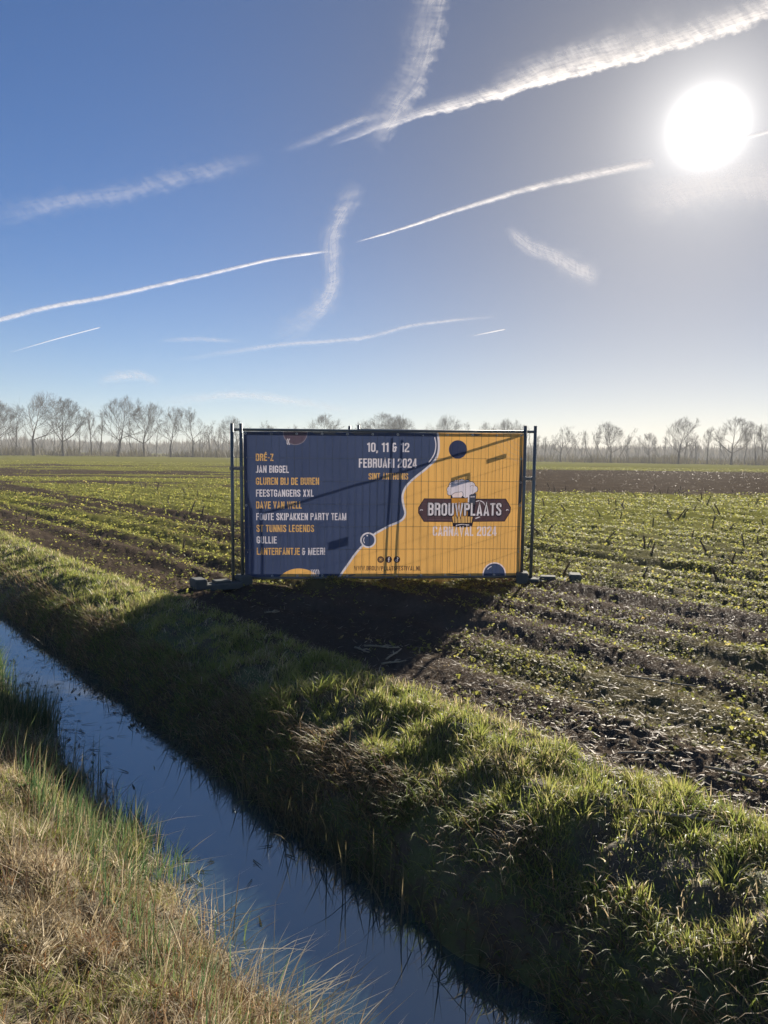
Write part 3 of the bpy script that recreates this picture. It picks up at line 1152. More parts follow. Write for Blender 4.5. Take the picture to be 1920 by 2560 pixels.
# nameplates with cut-out letters, fixed to the bare panel that runs back
for k, (t_, h_, hw_, hh_) in enumerate(PLATES):
    pv, pf = [], []
    W_, H_ = hw_ * 1.05, hh_
    pv = [Vector((-W_, -H_)), Vector((W_, -H_)), Vector((W_, H_)), Vector((-W_, H_))]
    faces = [[0, 1, 2, 3]]
    if k == 1:
        for q in text_quads('MOBI', -W_ * .62, W_ * .62, 0, H_ * .9, .15):
            b0 = len(pv)
            pv += [Vector((-p[0], -p[1] - H_ * .45)) for p in q]
            a_ = pv[b0:b0 + 4]
            ar = sum(a_[i].x * a_[(i + 1) % 4].y - a_[(i + 1) % 4].x * a_[i].y for i in range(4))
            faces.append([b0, b0 + 1, b0 + 2, b0 + 3] if ar > 0 else [b0 + 3, b0 + 2, b0 + 1, b0])
    ov2, _, of2, _, _, _ = delaunay_2d_cdt(pv, [(f[i], f[(i + 1) % 4]) for f in faces for i in range(4)], [], 0, 1e-6)
    keep = [f for f, k_ in zip(of2, topmost(ov2, of2, [[pv[i] for i in f] for f in faces])) if k_ == 0]
    me = bpy.data.meshes.new('nameplate')
    me.from_pydata([(p.x, 0, p.y) for p in ov2], [], keep)
    me.materials.append(M_PLATE)
    o = bpy.data.objects.new('nameplate', me)
    COL.objects.link(o)
    o.parent = back_right
    o.location = (t_, -0.008, h_)
    md = o.modifiers.new('thick', 'SOLIDIFY')
    md.thickness = 0.003

# ------------------------------------------------------------------ grass, weeds and seedlings
M_GRASS = leaf_mat('grass_blade', 0.5, 0.42)
M_DRY = leaf_mat('dry_grass', 0.38, 0.55)
M_LEAF = leaf_mat('seedling_leaf', 0.6, 0.6)


def in_view(x, y, margin=0.06):
    return (y > 0.2) & (np.abs(x / np.maximum(y, 0.2)) < 0.5 + margin + 0.35 / np.maximum(y, 0.5))


def blades(name, P_, H, W, az, bend, tint, mat, label, cat='grass', lift=0.0, seg=3, tip=0.0):
    """grass blades: P_ (n,3) roots, H length, W width, az lean direction, bend 0..1.5 how far it bows over"""
    n = len(P_)
    if n == 0:
        return
    k = seg
    fr = np.linspace(0, 1, k + 1)
    lx, ly = np.cos(az), np.sin(az)
    fa = az + np.pi / 2 + RNG.normal(0, 0.7, n)
    wx, wy = np.cos(fa), np.sin(fa)
    rows = []
    x = np.zeros(n); z = np.zeros(n)
    a0 = lift
    ang = np.full(n, 0.0) + a0
    step = H / k
    pts = [(x.copy(), z.copy())]
    for i in range(k):
        ang = a0 + bend * (i + 0.6) / k
        x = x + step * np.sin(ang)
        z = z + step * np.cos(ang)
        pts.append((x.copy(), z.copy()))
    V, idx = [], []
    for i in range(k):
        wv_ = W * (1.0 - fr[i] ** 1.6 * (1 - tip)) * 0.5
        cx, cz = pts[i]
        base = np.stack([P_[:, 0] + lx * cx, P_[:, 1] + ly * cx, P_[:, 2] + cz], -1)
        off = np.stack([wx * wv_, wy * wv_, np.zeros(n)], -1)
        V += [base - off, base + off]
    cx, cz = pts[k]
    V.append(np.stack([P_[:, 0] + lx * cx, P_[:, 1] + ly * cx, P_[:, 2] + cz], -1))
    nv = 2 * k + 1
    V = np.stack(V, 1).reshape(-1, 3)
    b0 = (np.arange(n) * nv)[:, None]
    F = []
    for i in range(k - 1):
        F += [np.concatenate([b0 + 2 * i, b0 + 2 * i + 1, b0 + 2 * i + 3], 1), np.concatenate([b0 + 2 * i, b0 + 2 * i + 3, b0 + 2 * i + 2], 1)]
    F.append(np.concatenate([b0 + 2 * k - 2, b0 + 2 * k - 1, b0 + 2 * k], 1))
    F = np.concatenate(F, 0)
    T = np.repeat(np.concatenate([tint, np.ones((n, 1))], 1), nv, axis=0)
    o = mesh_np(name, V, F, mat, attrs={'tint': ('FLOAT_COLOR', T)})
    return tag(o, label, cat, kind='stuff')


def lerp_cols(cols, w):
    cols = np.array(cols)
    i = np.clip((w * (len(cols) - 1)).astype(int), 0, len(cols) - 2)
    f = (w * (len(cols) - 1) - i)[:, None]
    return cols[i] * (1 - f) + cols[i + 1] * f


def scatter_st(n, s0, s1, t0, t1, tpow=1.0):
    s = RNG.uniform(s0, s1, n)
    u = RNG.uniform(0, 1, n)
    t = t0 + (t1 - t0) * u ** tpow
    return s, t, s * NX + t * UX, s * NY + t * UY


GREENS = [(0.075, 0.105, 0.028), (0.135, 0.175, 0.040), (0.22, 0.245, 0.058), (0.29, 0.285, 0.09), (0.34, 0.29, 0.145)]
STRAWS = [(0.11, 0.086, 0.042), (0.22, 0.172, 0.092), (0.37, 0.30, 0.185), (0.52, 0.45, 0.31), (0.62, 0.56, 0.42)]

def tufts(n_t, s0, s1, t0, t1, tpow, per, rad, h, seed, ok=None):
    """clumps of blades that fan out from a common root"""
    s, t, x, y = scatter_st(n_t, s0, s1, t0, t1, tpow)
    k = in_view(x, y, 0.05)
    if ok is not None:
        k &= ok(s, t, x, y)
    x, y = x[k], y[k]
    big = RNG.uniform(0.5, 1.25, len(x))
    m = np.maximum((per * big * np.clip(6.0 / np.hypot(x, y), .3, 1)).astype(int), 4)
    idx = np.repeat(np.arange(len(x)), m)
    n = len(idx)
    a = RNG.uniform(0, 2 * np.pi, n)
    r = np.sqrt(RNG.uniform(0, 1, n)) * rad * big[idx]
    bx, by = x[idx] + np.cos(a) * r, y[idx] + np.sin(a) * r
    az = a + RNG.normal(0, .5, n)
    H = h * big[idx] * RNG.uniform(.45, 1.15, n)
    bend = 0.25 + 0.9 * r / (rad * big[idx]) + np.abs(RNG.normal(0, .35, n))
    return bx, by, H, az, bend, idx, big


# --- far bank: short turf, tussocks and brown mats
def far_bank():
    n = 420000
    s, t, x, y = scatter_st(n, 2.22, 3.42, -1.6, 26.0, 1.7)
    keep = in_view(x, y)
    clump = fbm(x * 4.2, y * 4.2, 101, 3)
    clump2 = fbm(x * 1.5, y * 1.5, 105, 2)
    top = smooth(s, 2.34, 2.62) * (1 - 0.8 * smooth(s, 3.14, 3.40))
    dens = top * np.maximum(smooth(clump + 0.5 * (clump2 - .5), 0.40, 0.58), .38) + 0.10
    keep &= RNG.uniform(0, 1, n) < dens * (0.35 + 0.65 * np.clip(5.0 / np.hypot(x, y), 0.25, 1)) * .7
    s, t, x, y, clump, clump2 = (a[keep] for a in (s, t, x, y, clump, clump2))
    n = len(s)
    d = np.hypot(x, y)
    H = (0.018 + 0.035 * smooth(clump, 0.42, 0.66) + 0.05 * RNG.uniform(0, 1, n) ** 4) * (0.7 + 0.6 * clump2) * (1 + 0.02 * d)
    W = RNG.uniform(0.0028, 0.006, n) * (1 + 0.07 * d)
    az = RNG.uniform(0, 2 * np.pi, n)
    down = math.atan2(-NY, -NX)
    bend = np.abs(RNG.normal(1.0, 0.8, n))
    w = np.clip(0.48 + 0.5 * (clump - 0.5) + 0.3 * (clump2 - .5) + RNG.normal(0, 0.20, n), 0, 0.999)
    tint = lerp_cols(GREENS, w)
    dry = RNG.uniform(0, 1, n) < 0.12 + 0.45 * smooth(fbm(x * 2.3, y * 2.3, 107, 2), .52, .68) + .45 * (1 - smooth(clump + 0.5 * (clump2 - .5), 0.36, 0.50))
    tint[dry] = lerp_cols(STRAWS, RNG.uniform(0, .8, dry.sum()))
    z = ground_h(x, y, False) - 0.005
    A = [np.stack([x, y, z], -1), H, W, az, bend, tint]
    bx, by, H2, az2, bend2, idx, big = tufts(1700, 2.34, 3.30, -1.6, 22.0, 1.6, 46, 0.045, 0.10, 1, lambda s_, t_, x_, y_: RNG.uniform(0, 1, len(s_)) < .15 + .85 * smooth(s_, 2.45, 2.75) * smooth(fbm(x_ * 2.1, y_ * 2.1, 109, 2), .38, .56))
    n2 = len(bx)
    d2 = np.hypot(bx, by)
    tone = RNG.normal(.5, .17, len(big))[idx]
    tint2 = lerp_cols(GREENS, np.clip(tone + RNG.normal(0, .12, n2), 0, .999))
    dr = RNG.uniform(0, 1, n2) < .10
    tint2[dr] = lerp_cols(STRAWS, RNG.uniform(.2, .95, dr.sum()))
    B = [np.stack([bx, by, ground_h(bx, by, False) - .006], -1), H2 * (1 + .015 * d2), RNG.uniform(.003, .0062, n2) * (1 + .06 * d2), az2, bend2, tint2]
    C = [np.concatenate([p, q], 0) for p, q in zip(A, B)]
    blades('bank_grass', C[0], C[1], C[2], C[3], C[4], C[5], M_GRASS, 'tussocky green grass along the field side of the ditch', lift=np.abs(RNG.normal(.1, .3, len(C[1]))))
    # brown roots and hanging dead stems on the steep face above the water
    n = 100000
    s, t, x, y = scatter_st(n, 2.16, 2.62, -1.5, 22.0, 1.6)
    keep = in_view(x, y) & (RNG.uniform(0, 1, n) < smooth(fbm(t * 1.6, s * 2, 111, 3), 0.34, 0.60) + 0.18)
    s, t, x, y = (a[keep] for a in (s, t, x, y))
    n = len(s)
    z = ground_h(x, y, False)
    H = RNG.uniform(0.03, 0.05, n) + 0.15 * RNG.uniform(0, 1, n) ** 3
    W = RNG.uniform(0.003, 0.007, n) * (1 + 0.05 * np.hypot(x, y))
    az = down + RNG.normal(0, 0.9, n)
    bend = np.abs(RNG.normal(1.6, 0.6, n))
    tint = lerp_cols([(0.085, 0.060, 0.03), (0.17, 0.115, 0.058), (0.28, 0.20, 0.11), (0.42, 0.34, 0.21)], RNG.uniform(0, .999, n) ** 1.4)
    g = RNG.uniform(0, 1, n) < 0.15 + 0.5 * smooth(fbm(x * 3, y * 3, 113, 2), .45, .65)
    tint[g] = lerp_cols(GREENS, RNG.uniform(0.0, .65, g.sum()))
    blades('overhanging_grass', np.stack([x, y, z], -1), H, W, az, bend, tint, M_DRY, 'dead brown grass hanging down the steep bank over the water', lift=0.35)
    # stems standing in the water at the foot of the bank
    n = 520
    t = np.concatenate([RNG.normal(3.4, .6, n // 2), RNG.uniform(0.5, 12, n - n // 2)])
    s = 2.19 - np.abs(RNG.normal(0, .07, n))
    x, y = s * NX + t * UX, s * NY + t * UY
    tint = lerp_cols([(0.04, 0.045, 0.02), (0.09, 0.085, 0.04), (0.20, 0.16, 0.09)], RNG.uniform(0, .999, n))
    blades('water_stems', np.stack([x, y, np.full(n, WATER_Z - .03)], -1), RNG.uniform(.10, .36, n), RNG.uniform(.004, .008, n), RNG.uniform(0, 6.28, n), np.abs(RNG.normal(.3, .3, n)), tint, M_DRY,
           'dark dead stems standing in the water at the foot of the bank', tip=.4, lift=np.abs(RNG.normal(.1, .25, n)))


far_bank()


# --- near bank: pale dry grass, greener in patches, tall stems at the water's edge
def near_bank():
    # matted litter and short upright growth
    n = 330000
    s, t, x, y = scatter_st(n, -0.6, 1.46, 0.2, 17.0, 1.9)
    keep = in_view(x, y, 0.03) & (y > 0.9)
    d = np.hypot(x, y)
    clump = fbm(x * 3.4, y * 3.4, 121, 3)
    dens = 0.30 + 0.70 * smooth(clump, 0.33, 0.60)
    keep &= RNG.uniform(0, 1, n) < dens * np.clip(3.0 / d, 0.2, 1) * 0.85
    s, t, x, y, clump, d = (a[keep] for a in (s, t, x, y, clump, d))
    n = len(s)
    patch_ = vnoise(x * 1.1 + 4, y * 1.1, 131)
    patch2_ = fbm(x * 2.6, y * 2.6, 135, 2)
    H = RNG.uniform(0.03, 0.10, n) * (0.55 + 0.9 * clump)
    W = RNG.uniform(0.0018, 0.0042, n) * (1 + 0.10 * d)
    az = RNG.uniform(0, 2 * np.pi, n)
    bend = np.abs(RNG.normal(0.9, 0.8, n))
    lie = RNG.uniform(0, 1, n) < .42
    bend[lie] = 2.2 + RNG.normal(0, .25, lie.sum())
    H[lie] *= 1.25
    tint = lerp_cols(STRAWS, np.clip(RNG.normal(0.52, 0.27, n) + .25 * (patch_ - .5), 0, .999))
    rust = RNG.uniform(0, 1, n) < 0.05 + 0.28 * smooth(patch2_, .45, .62)
    tint[rust] = np.array((0.20, 0.105, 0.045)) * RNG.uniform(.6, 1.6, rust.sum())[:, None]
    g = RNG.uniform(0, 1, n) < 0.06 + 0.75 * smooth(patch_ * .5 + patch2_ * .6, 0.56, 0.76) * (1 - 0.4 * smooth(s, 0.9, 1.4)) + 0.45 * smooth(s, .95, 1.35) * smooth(t, 3.5, 6)
    tint[g] = lerp_cols(GREENS, np.clip(RNG.normal(0.45, .22, g.sum()), 0, .999))
    A = [np.stack([x, y, ground_h(x, y, False) + np.where(lie, .012, -.006)], -1), H, W, az, bend, tint]
    bx, by, H2, az2, bend2, idx, big = tufts(1500, -0.4, 1.44, 0.4, 14.0, 1.5, 52, 0.05, 0.125, 2)
    n2 = len(bx)
    d2 = np.hypot(bx, by)
    isg = (RNG.uniform(0, 1, len(big)) < .25)[idx]
    tint2 = lerp_cols(STRAWS, np.clip(RNG.normal(.5, .2, len(big))[idx] + RNG.normal(0, .15, n2), 0, .999))
    tint2[isg] = lerp_cols(GREENS, np.clip(RNG.normal(.5, .2, isg.sum()), 0, .999))
    B = [np.stack([bx, by, ground_h(bx, by, False) - .006], -1), H2, RNG.uniform(.0018, .0042, n2) * (1 + .09 * d2), az2, bend2, tint2]
    C = [np.concatenate([p, q], 0) for p, q in zip(A, B)]
    blades('verge_grass', C[0], C[1], C[2], C[3], C[4], C[5], M_DRY, 'dry straw-coloured grass on the near side of the ditch', lift=np.abs(RNG.normal(.15, .35, len(C[1]))))
    # upright rushes leaning over the water
    n = 42000
    s, t, x, y = scatter_st(n, 0.95, 1.54, 1.2, 15.0, 1.3)
    cl = fbm(t * 1.3, s * 1.5, 141, 3)
    keep = in_view(x, y, 0.03) & (RNG.uniform(0, 1, n) < (0.05 + smooth(cl, 0.45, 0.66)) * (0.22 + 0.9 * smooth(t, 3.6, 5.5)))
    s, t, x, y, cl = (a[keep] for a in (s, t, x, y, cl))
    n = len(s)
    z = ground_h(x, y, False)
    H = RNG.uniform(0.14, 0.42, n) * (0.5 + 0.5 * smooth(t, 3.2, 6))
    W = RNG.uniform(0.003, 0.006, n) * (1 + 0.05 * t)
    az = math.atan2(NY, NX) + RNG.normal(0, 1.0, n)
    bend = np.abs(RNG.normal(0.45, 0.35, n))
    tint = lerp_cols([(0.030, 0.062, 0.026), (0.06, 0.105, 0.04), (0.11, 0.145, 0.055), (0.28, 0.24, 0.13)], RNG.uniform(0, .999, n) ** 1.5)
    blades('rushes', np.stack([x, y, z], -1), H, W, az, bend, tint, M_GRASS, 'green rushes leaning over the water from the near bank')
    # thin brown stems and long straws sticking out
    n = 6500
    s, t, x, y = scatter_st(n, 0.5, 1.46, 0.4, 6.5, 1.2)
    keep = in_view(x, y, 0.03) & (RNG.uniform(0, 1, n) < smooth(fbm(x * 2, y * 2, 151, 2), 0.40, 0.65))
    s, t, x, y = (a[keep] for a in (s, t, x, y))
    n = len(s)
    z = ground_h(x, y, False)
    H = RNG.uniform(0.10, 0.30, n)
    W = RNG.uniform(0.0018, 0.0036, n)
    az = RNG.uniform(0, 2 * np.pi, n)
    bend = np.abs(RNG.normal(0.4, 0.45, n))
    tint = lerp_cols([(0.05, 0.028, 0.018), (0.13, 0.075, 0.045), (0.28, 0.21, 0.12), (0.48, 0.41, 0.29)], RNG.uniform(0, .999, n))
    blades('dead_stems', np.stack([x, y, z], -1), H, W, az, bend, tint, M_DRY, 'thin brown dead stems standing in the dry grass by the water', tip=0.4, lift=np.abs(RNG.normal(.25, .35, n)))
    # straws lying out over the water
    n = 260
    s = RNG.uniform(1.22, 1.44, n)
    t = np.concatenate([RNG.normal(2.15, 0.35, n // 2), RNG.uniform(0.6, 7, n - n // 2)])
    x, y = s * NX + t * UX, s * NY + t * UY
    z = np.maximum(ground_h(x, y, False), WATER_Z) + 0.02
    az = math.atan2(NY, NX) + RNG.normal(0, 0.6, n)
    tint = lerp_cols([(0.14, 0.10, 0.05), (0.45, 0.38, 0.26), (0.55, 0.48, 0.36)], RNG.uniform(0, .999, n))
    blades('lying_straw', np.stack([x, y, z], -1), RNG.uniform(0.14, 0.42, n), RNG.uniform(0.003, 0.006, n), az, np.abs(RNG.normal(.35, .2, n)), tint, M_DRY, 'pale straws lying out over the ditch water', lift=1.15, tip=.4)


near_bank()


# --- bits floating on the water
def floating():
    n = 4200
    t = RNG.uniform(0.3, 14, n)
    cl = fbm(t * .8, t * 0 + 3, 161, 3)
    s = np.where(RNG.uniform(0, 1, n) < 0.55, 2.17 - np.abs(RNG.normal(0, .10, n)), 1.42 + np.abs(RNG.normal(0, .2, n)))
    x, y = s * NX + t * UX, s * NY + t * UY
    keep = in_view(x, y) & (RNG.uniform(0, 1, n) < smooth(cl, 0.3, 0.6))
    x, y = x[keep], y[keep]
    n = len(x)
    az = RNG.uniform(0, 2 * np.pi, n)
    tint = lerp_cols([(0.02, 0.03, 0.012), (0.045, 0.05, 0.02), (0.12, 0.10, 0.05)], RNG.uniform(0, .999, n))
    blades('floating_debris', np.stack([x, y, np.full(n, WATER_Z + 0.004)], -1), RNG.uniform(0.03, 0.13, n), RNG.uniform(0.004, 0.016, n), az, RNG.uniform(0, .1, n), tint, M_DRY,
           'bits of dead leaf and grass floating on the ditch water', 'debris', lift=1.5)


floating()


# --- seedlings of the cover crop
def leaves(name, x, y, z, size, tint, label, up=0.5, cat='seedlings'):
    """each leaf: a folded diamond on a short stalk"""
    n = len(x)
    a = RNG.uniform(0, 2 * np.pi, n)
    pit = RNG.normal(up, 0.35, n)
    dx_, dy_, dz_ = np.cos(a) * np.cos(pit), np.sin(a) * np.cos(pit), np.sin(pit)
    sx_, sy_ = -np.sin(a), np.cos(a)
    w = size * RNG.uniform(0.28, 0.42, n)
    rollz = RNG.normal(0, 0.3, n) * w
    P0 = np.stack([x, y, z], -1)
    D = np.stack([dx_, dy_, dz_], -1) * size[:, None]
    S = np.stack([sx_ * w, sy_ * w, rollz], -1)
    drop = np.stack([np.zeros(n), np.zeros(n), -0.18 * size], -1)
    V = np.stack([P0, P0 + D * .55 + S + drop * -.3, P0 + D * .55 - S + drop * -.3, P0 + D + drop], 1).reshape(-1, 3)
    b0 = (np.arange(n) * 4)[:, None]
    F = np.concatenate([np.concatenate([b0, b0 + 2, b0 + 1], 1), np.concatenate([b0 + 1, b0 + 2, b0 + 3], 1)], 0)
    T = np.repeat(np.concatenate([tint, np.ones((n, 1))], 1), 4, axis=0)
    o = mesh_np(name, V, F, M_LEAF, attrs={'tint': ('FLOAT_COLOR', T)})
    return tag(o, label, cat, kind='stuff')


CROP = [(0.095, 0.105, 0.032), (0.15, 0.165, 0.042), (0.215, 0.22, 0.052), (0.30, 0.28, 0.07), (0.33, 0.25, 0.11)]


def seedlings():
    X_, Y_ = [], []
    for y0, y1, dens in ((2.5, 7, 560), (7, 12, 430), (12, 18, 210), (18, 30, 78), (30, 48, 24), (48, 120, 4.0)):
        wid = y1 * 0.58 + 0.5
        n = int((y1 - y0) * 2 * wid * dens)
        X_.append(RNG.uniform(-wid, wid, n)); Y_.append(RNG.uniform(y0, y1, n))
    x, y = np.concatenate(X_), np.concatenate(Y_)
    s, t = st(x, y)
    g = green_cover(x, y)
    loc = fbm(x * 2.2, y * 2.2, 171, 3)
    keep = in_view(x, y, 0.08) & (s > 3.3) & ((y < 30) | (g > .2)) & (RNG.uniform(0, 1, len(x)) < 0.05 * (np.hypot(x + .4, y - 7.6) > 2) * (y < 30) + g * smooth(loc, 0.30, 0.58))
    x, y, g = x[keep], y[keep], g[keep]
    n = len(x)
    k = 4
    d = np.repeat(np.hypot(x, y), k)
    xs = np.repeat(x, k) + RNG.normal(0, 0.008, n * k) * (1 + 0.06 * d)
    ys = np.repeat(y, k) + RNG.normal(0, 0.008, n * k) * (1 + 0.06 * d)
    base = np.repeat(RNG.uniform(0.6, 1.25, n), k)
    size = base * RNG.uniform(0.010, 0.027, n * k) * (1 + 0.075 * np.minimum(d, 38))
    z = ground_h(xs, ys, True) + np.repeat(RNG.uniform(0.0, 0.035, n), k) * RNG.uniform(0.3, 1, n * k)
    w = np.clip(np.repeat(RNG.normal(0.45, 0.18, n), k) + RNG.normal(0, 0.1, n * k), 0, .999)
    leaves('seedlings', xs, ys, z, size, lerp_cols(CROP, w), 'young yellow-green cover crop seedlings spread over the field')


seedlings()


def soil_litter():
    n = 60000
    y = 2.6 + 26 * RNG.uniform(0, 1, n) ** 1.8
    x = RNG.uniform(-.56, .56, n) * y
    s, t = st(x, y)
    keep = (s > 3.2) & (RNG.uniform(0, 1, n) < (.15 + .4 * (s < 4.6)) * np.clip(6 / y, .2, 1))
    x, y = x[keep], y[keep]
    yf = RNG.uniform(28, 98, 5000)
    xf = RNG.uniform(-.56, .56, 5000) * yf
    kf = green_cover(xf, yf) < .3
    x, y = np.concatenate([x, xf[kf]]), np.concatenate([y, yf[kf]])
    n = len(x)
    d = np.hypot(x, y)
    z = ground_h(x, y) + .006
    tint = lerp_cols([(0.06, 0.045, 0.03), (0.16, 0.12, 0.08), (0.30, 0.24, 0.16), (0.46, 0.40, 0.31)], RNG.uniform(0, .999, n) ** 1.8)
    blades('field_litter', np.stack([x, y, z], -1), RNG.uniform(.015, .07, n) * (1 + .04 * d), RNG.uniform(.003, .010, n) * (1 + .05 * d), RNG.uniform(0, 6.28, n), RNG.normal(.1, .25, n), tint, M_DRY,
           'scraps of dry stalk and leaf strewn over the soil', 'litter', lift=1.35, seg=2, tip=.4)


soil_litter()

# ------------------------------------------------------------------ bare trees beyond the field
M_BARK = simple_mat('bark', (0.062, 0.053, 0.043), 0.9, 0.0, 0.3, 2.0)
M_TWIG = simple_mat('twigs', (0.080, 0.065, 0.052), 0.9, 0.0, 0.25, 2.0)


def perp(d, rnd):
    v = Vector((rnd.gauss(0, 1), rnd.gauss(0, 1), rnd.gauss(0, 1)))
    v -= d * v.dot(d)
    return v.normalized()


def make_tree_mesh(seed, style):
    """returns (trunk segments, crown segments): lists of (p, q, r0, r1). Unit height 1."""
    rnd = random.Random(seed)
    trunk, crown = [], []
    P_ = {'oak': dict(bole=.24, spread=1.12, up=.06, ratio=.76, lv=6, limbs=(6, 8)), 'round': dict(bole=.20, spread=.98, up=.12, ratio=.74, lv=6, limbs=(5, 7)),
          'slim': dict(bole=.30, spread=.65, up=.30, ratio=.72, lv=5, limbs=(6, 9)), 'pole': dict(bole=.42, spread=.42, up=.5, ratio=.66, lv=4, limbs=(7, 10))}[style]
    p = Vector((0, 0, -0.01))
    d = Vector((rnd.gauss(0, .03), rnd.gauss(0, .03), 1)).normalized()
    r = {'oak': .026, 'round': .023, 'slim': .017, 'pole': .013}[style]
    top = P_['bole'] * rnd.uniform(.9, 1.15)
    leader = .62 if style in ('oak', 'round') else .86
    n = 9
    zs = np.linspace(0, leader, n + 1)
    nodes = []
    flare = 1.35
    for i in range(n):
        L = zs[i + 1] - zs[i]
        q = p + d * L
        r1 = r * (0.93 if zs[i + 1] < top else 0.80)
        trunk.append((p, q, r * flare, r1))
        flare = 1.0
        if zs[i + 1] >= top:
            nodes.append((q, d.copy(), r1))
        d = (d + Vector((rnd.gauss(0, .09), rnd.gauss(0, .09), .02))).normalized()
        p, r = q, r1

    ec, er, ez = {'oak': (.60, .40, .44), 'round': (.58, .31, .45), 'slim': (.62, .21, .42), 'pole': (.66, .14, .38)}[style]

    axis = p.copy()

    def outside(q):
        q = q - axis * (q.z / axis.z) + Vector((0, 0, q.z))
        a = math.atan2(q.y, q.x)
        k = 1 + .10 * math.sin(3 * a + seed) + .07 * math.sin(5 * a + 2.3 * seed + 6 * q.z)
        return (q.x * q.x + q.y * q.y) / (er * k) ** 2 + ((q.z - ec) / (ez * k)) ** 2 > 1

    def grow(p, d, L, r, lv):
        if outside(p) and p.z > top:
            return
        segs = 3 if lv >= 3 else 2
        kids = []
        for i in range(segs):
            q = p + d * (L / segs)
            r1 = r * (.84 if lv > 1 else .72)
            (trunk if lv >= P_['lv'] - 1 else crown).append((p, q, r, r1))
            d = (d + perp(d, rnd) * rnd.uniform(.04, .17) + Vector((0, 0, .05 + P_['up'] * .3))).normalized()
            p, r = q, r1
            kids.append((p, d, r))
        if lv <= 0:
            return
        for (kp, kd, kr) in kids:
            m_ = 1 if lv > 2 else 2
            for _ in range(m_):
                a = rnd.uniform(.38, .78)
                nd = (kd * math.cos(a) + perp(kd, rnd) * math.sin(a) + Vector((0, 0, .06 + P_['up'] * .4))).normalized()
                grow(kp, nd, L * P_['ratio'] * rnd.uniform(.75, 1.12), kr * rnd.uniform(.55, .75), lv - 1)
        grow(p, d, L * P_['ratio'] * rnd.uniform(.8, 1.05), r * .9, lv - 1)

    nl = rnd.randint(*P_['limbs'])
    a0 = rnd.uniform(0, 6.28)
    LV = P_['lv'] - 2
    for i in range(nl):
        q, dd, rr = nodes[int(i * len(nodes) / nl)]
        a = a0 + i * 2.4 + rnd.gauss(0, .3)
        tilt = P_['spread'] * rnd.uniform(.7, 1.15) * (1 - .35 * i / nl)
        nd = (Vector((math.cos(a), math.sin(a), 0)) * math.sin(tilt) + Vector((0, 0, 1)) * math.cos(tilt)).normalized()
        L = {'oak': .36, 'round': .31, 'slim': .21, 'pole': .16}[style] * rnd.uniform(.8, 1.1) * (1 - .3 * i / nl)
        grow(q, nd, L, rr * rnd.uniform(.5, .7), LV)
    grow(p, d, {'oak': .22, 'round': .22, 'slim': .14, 'pole': .12}[style], r, LV)
    zmax = float(np.percentile([q.z for _, q, _, _ in crown], 98.5))
    return [[(a / zmax, b / zmax, c / zmax, e / zmax) for a, b, c, e in part] for part in (trunk, crown)]


def segs_mesh(name, segs, sides, mat, minr=0.0):
    n = len(segs)
    A = np.array([s_[0] for s_ in segs]); B = np.array([s_[1] for s_ in segs])
    ra = np.maximum(np.array([s_[2] for s_ in segs]), minr); rb = np.maximum(np.array([s_[3] for s_ in segs]), minr * .8)
    D = B - A
    D /= np.linalg.norm(D, axis=1, keepdims=True) + 1e-9
    ref = np.where(np.abs(D[:, 2:3]) > .9, np.array([[1., 0, 0]]), np.array([[0, 0, 1.]]))
    U = np.cross(D, ref); U /= np.linalg.norm(U, axis=1, keepdims=True) + 1e-9
    W = np.cross(D, U)
    V = []
    for k in range(sides):
        a = 2 * math.pi * k / sides
        o = U * math.cos(a) + W * math.sin(a)
        V += [A + o * ra[:, None], B + o * rb[:, None]]
    V = np.stack(V, 1).reshape(-1, 3)
    b0 = (np.arange(n) * sides * 2)[:, None]
    F = [np.concatenate([b0 + 2 * k, b0 + 2 * ((k + 1) % sides), b0 + 2 * ((k + 1) % sides) + 1, b0 + 2 * k + 1], 1) for k in range(sides)]
    F = np.concatenate(F, 0)
    me = bpy.data.meshes.new(name)
    me.vertices.add(len(V)); me.vertices.foreach_set('co', V.astype(np.float32).ravel())
    me.loops.add(F.size); me.loops.foreach_set('vertex_index', F.astype(np.int32).ravel())
    me.polygons.add(len(F)); me.polygons.foreach_set('loop_start', np.arange(0, F.size, 4, dtype=np.int32))
    me.materials.append(mat)
    me.update(calc_edges=True)
    return me, V, F


VARIANTS = {}
for st_name, seeds in (('oak', (3, 14, 25, 36)), ('round', (5, 17)), ('slim', (7, 19, 31)), ('pole', (9, 21))):
    VARIANTS[st_name] = []
    for sd in seeds:
        tk, cr_ = make_tree_mesh(sd, st_name)
        VARIANTS[st_name].append((segs_mesh('trunk', tk, 6, M_BARK)[0], segs_mesh('crown', cr_, 3, M_TWIG, 0.0010)[0]))

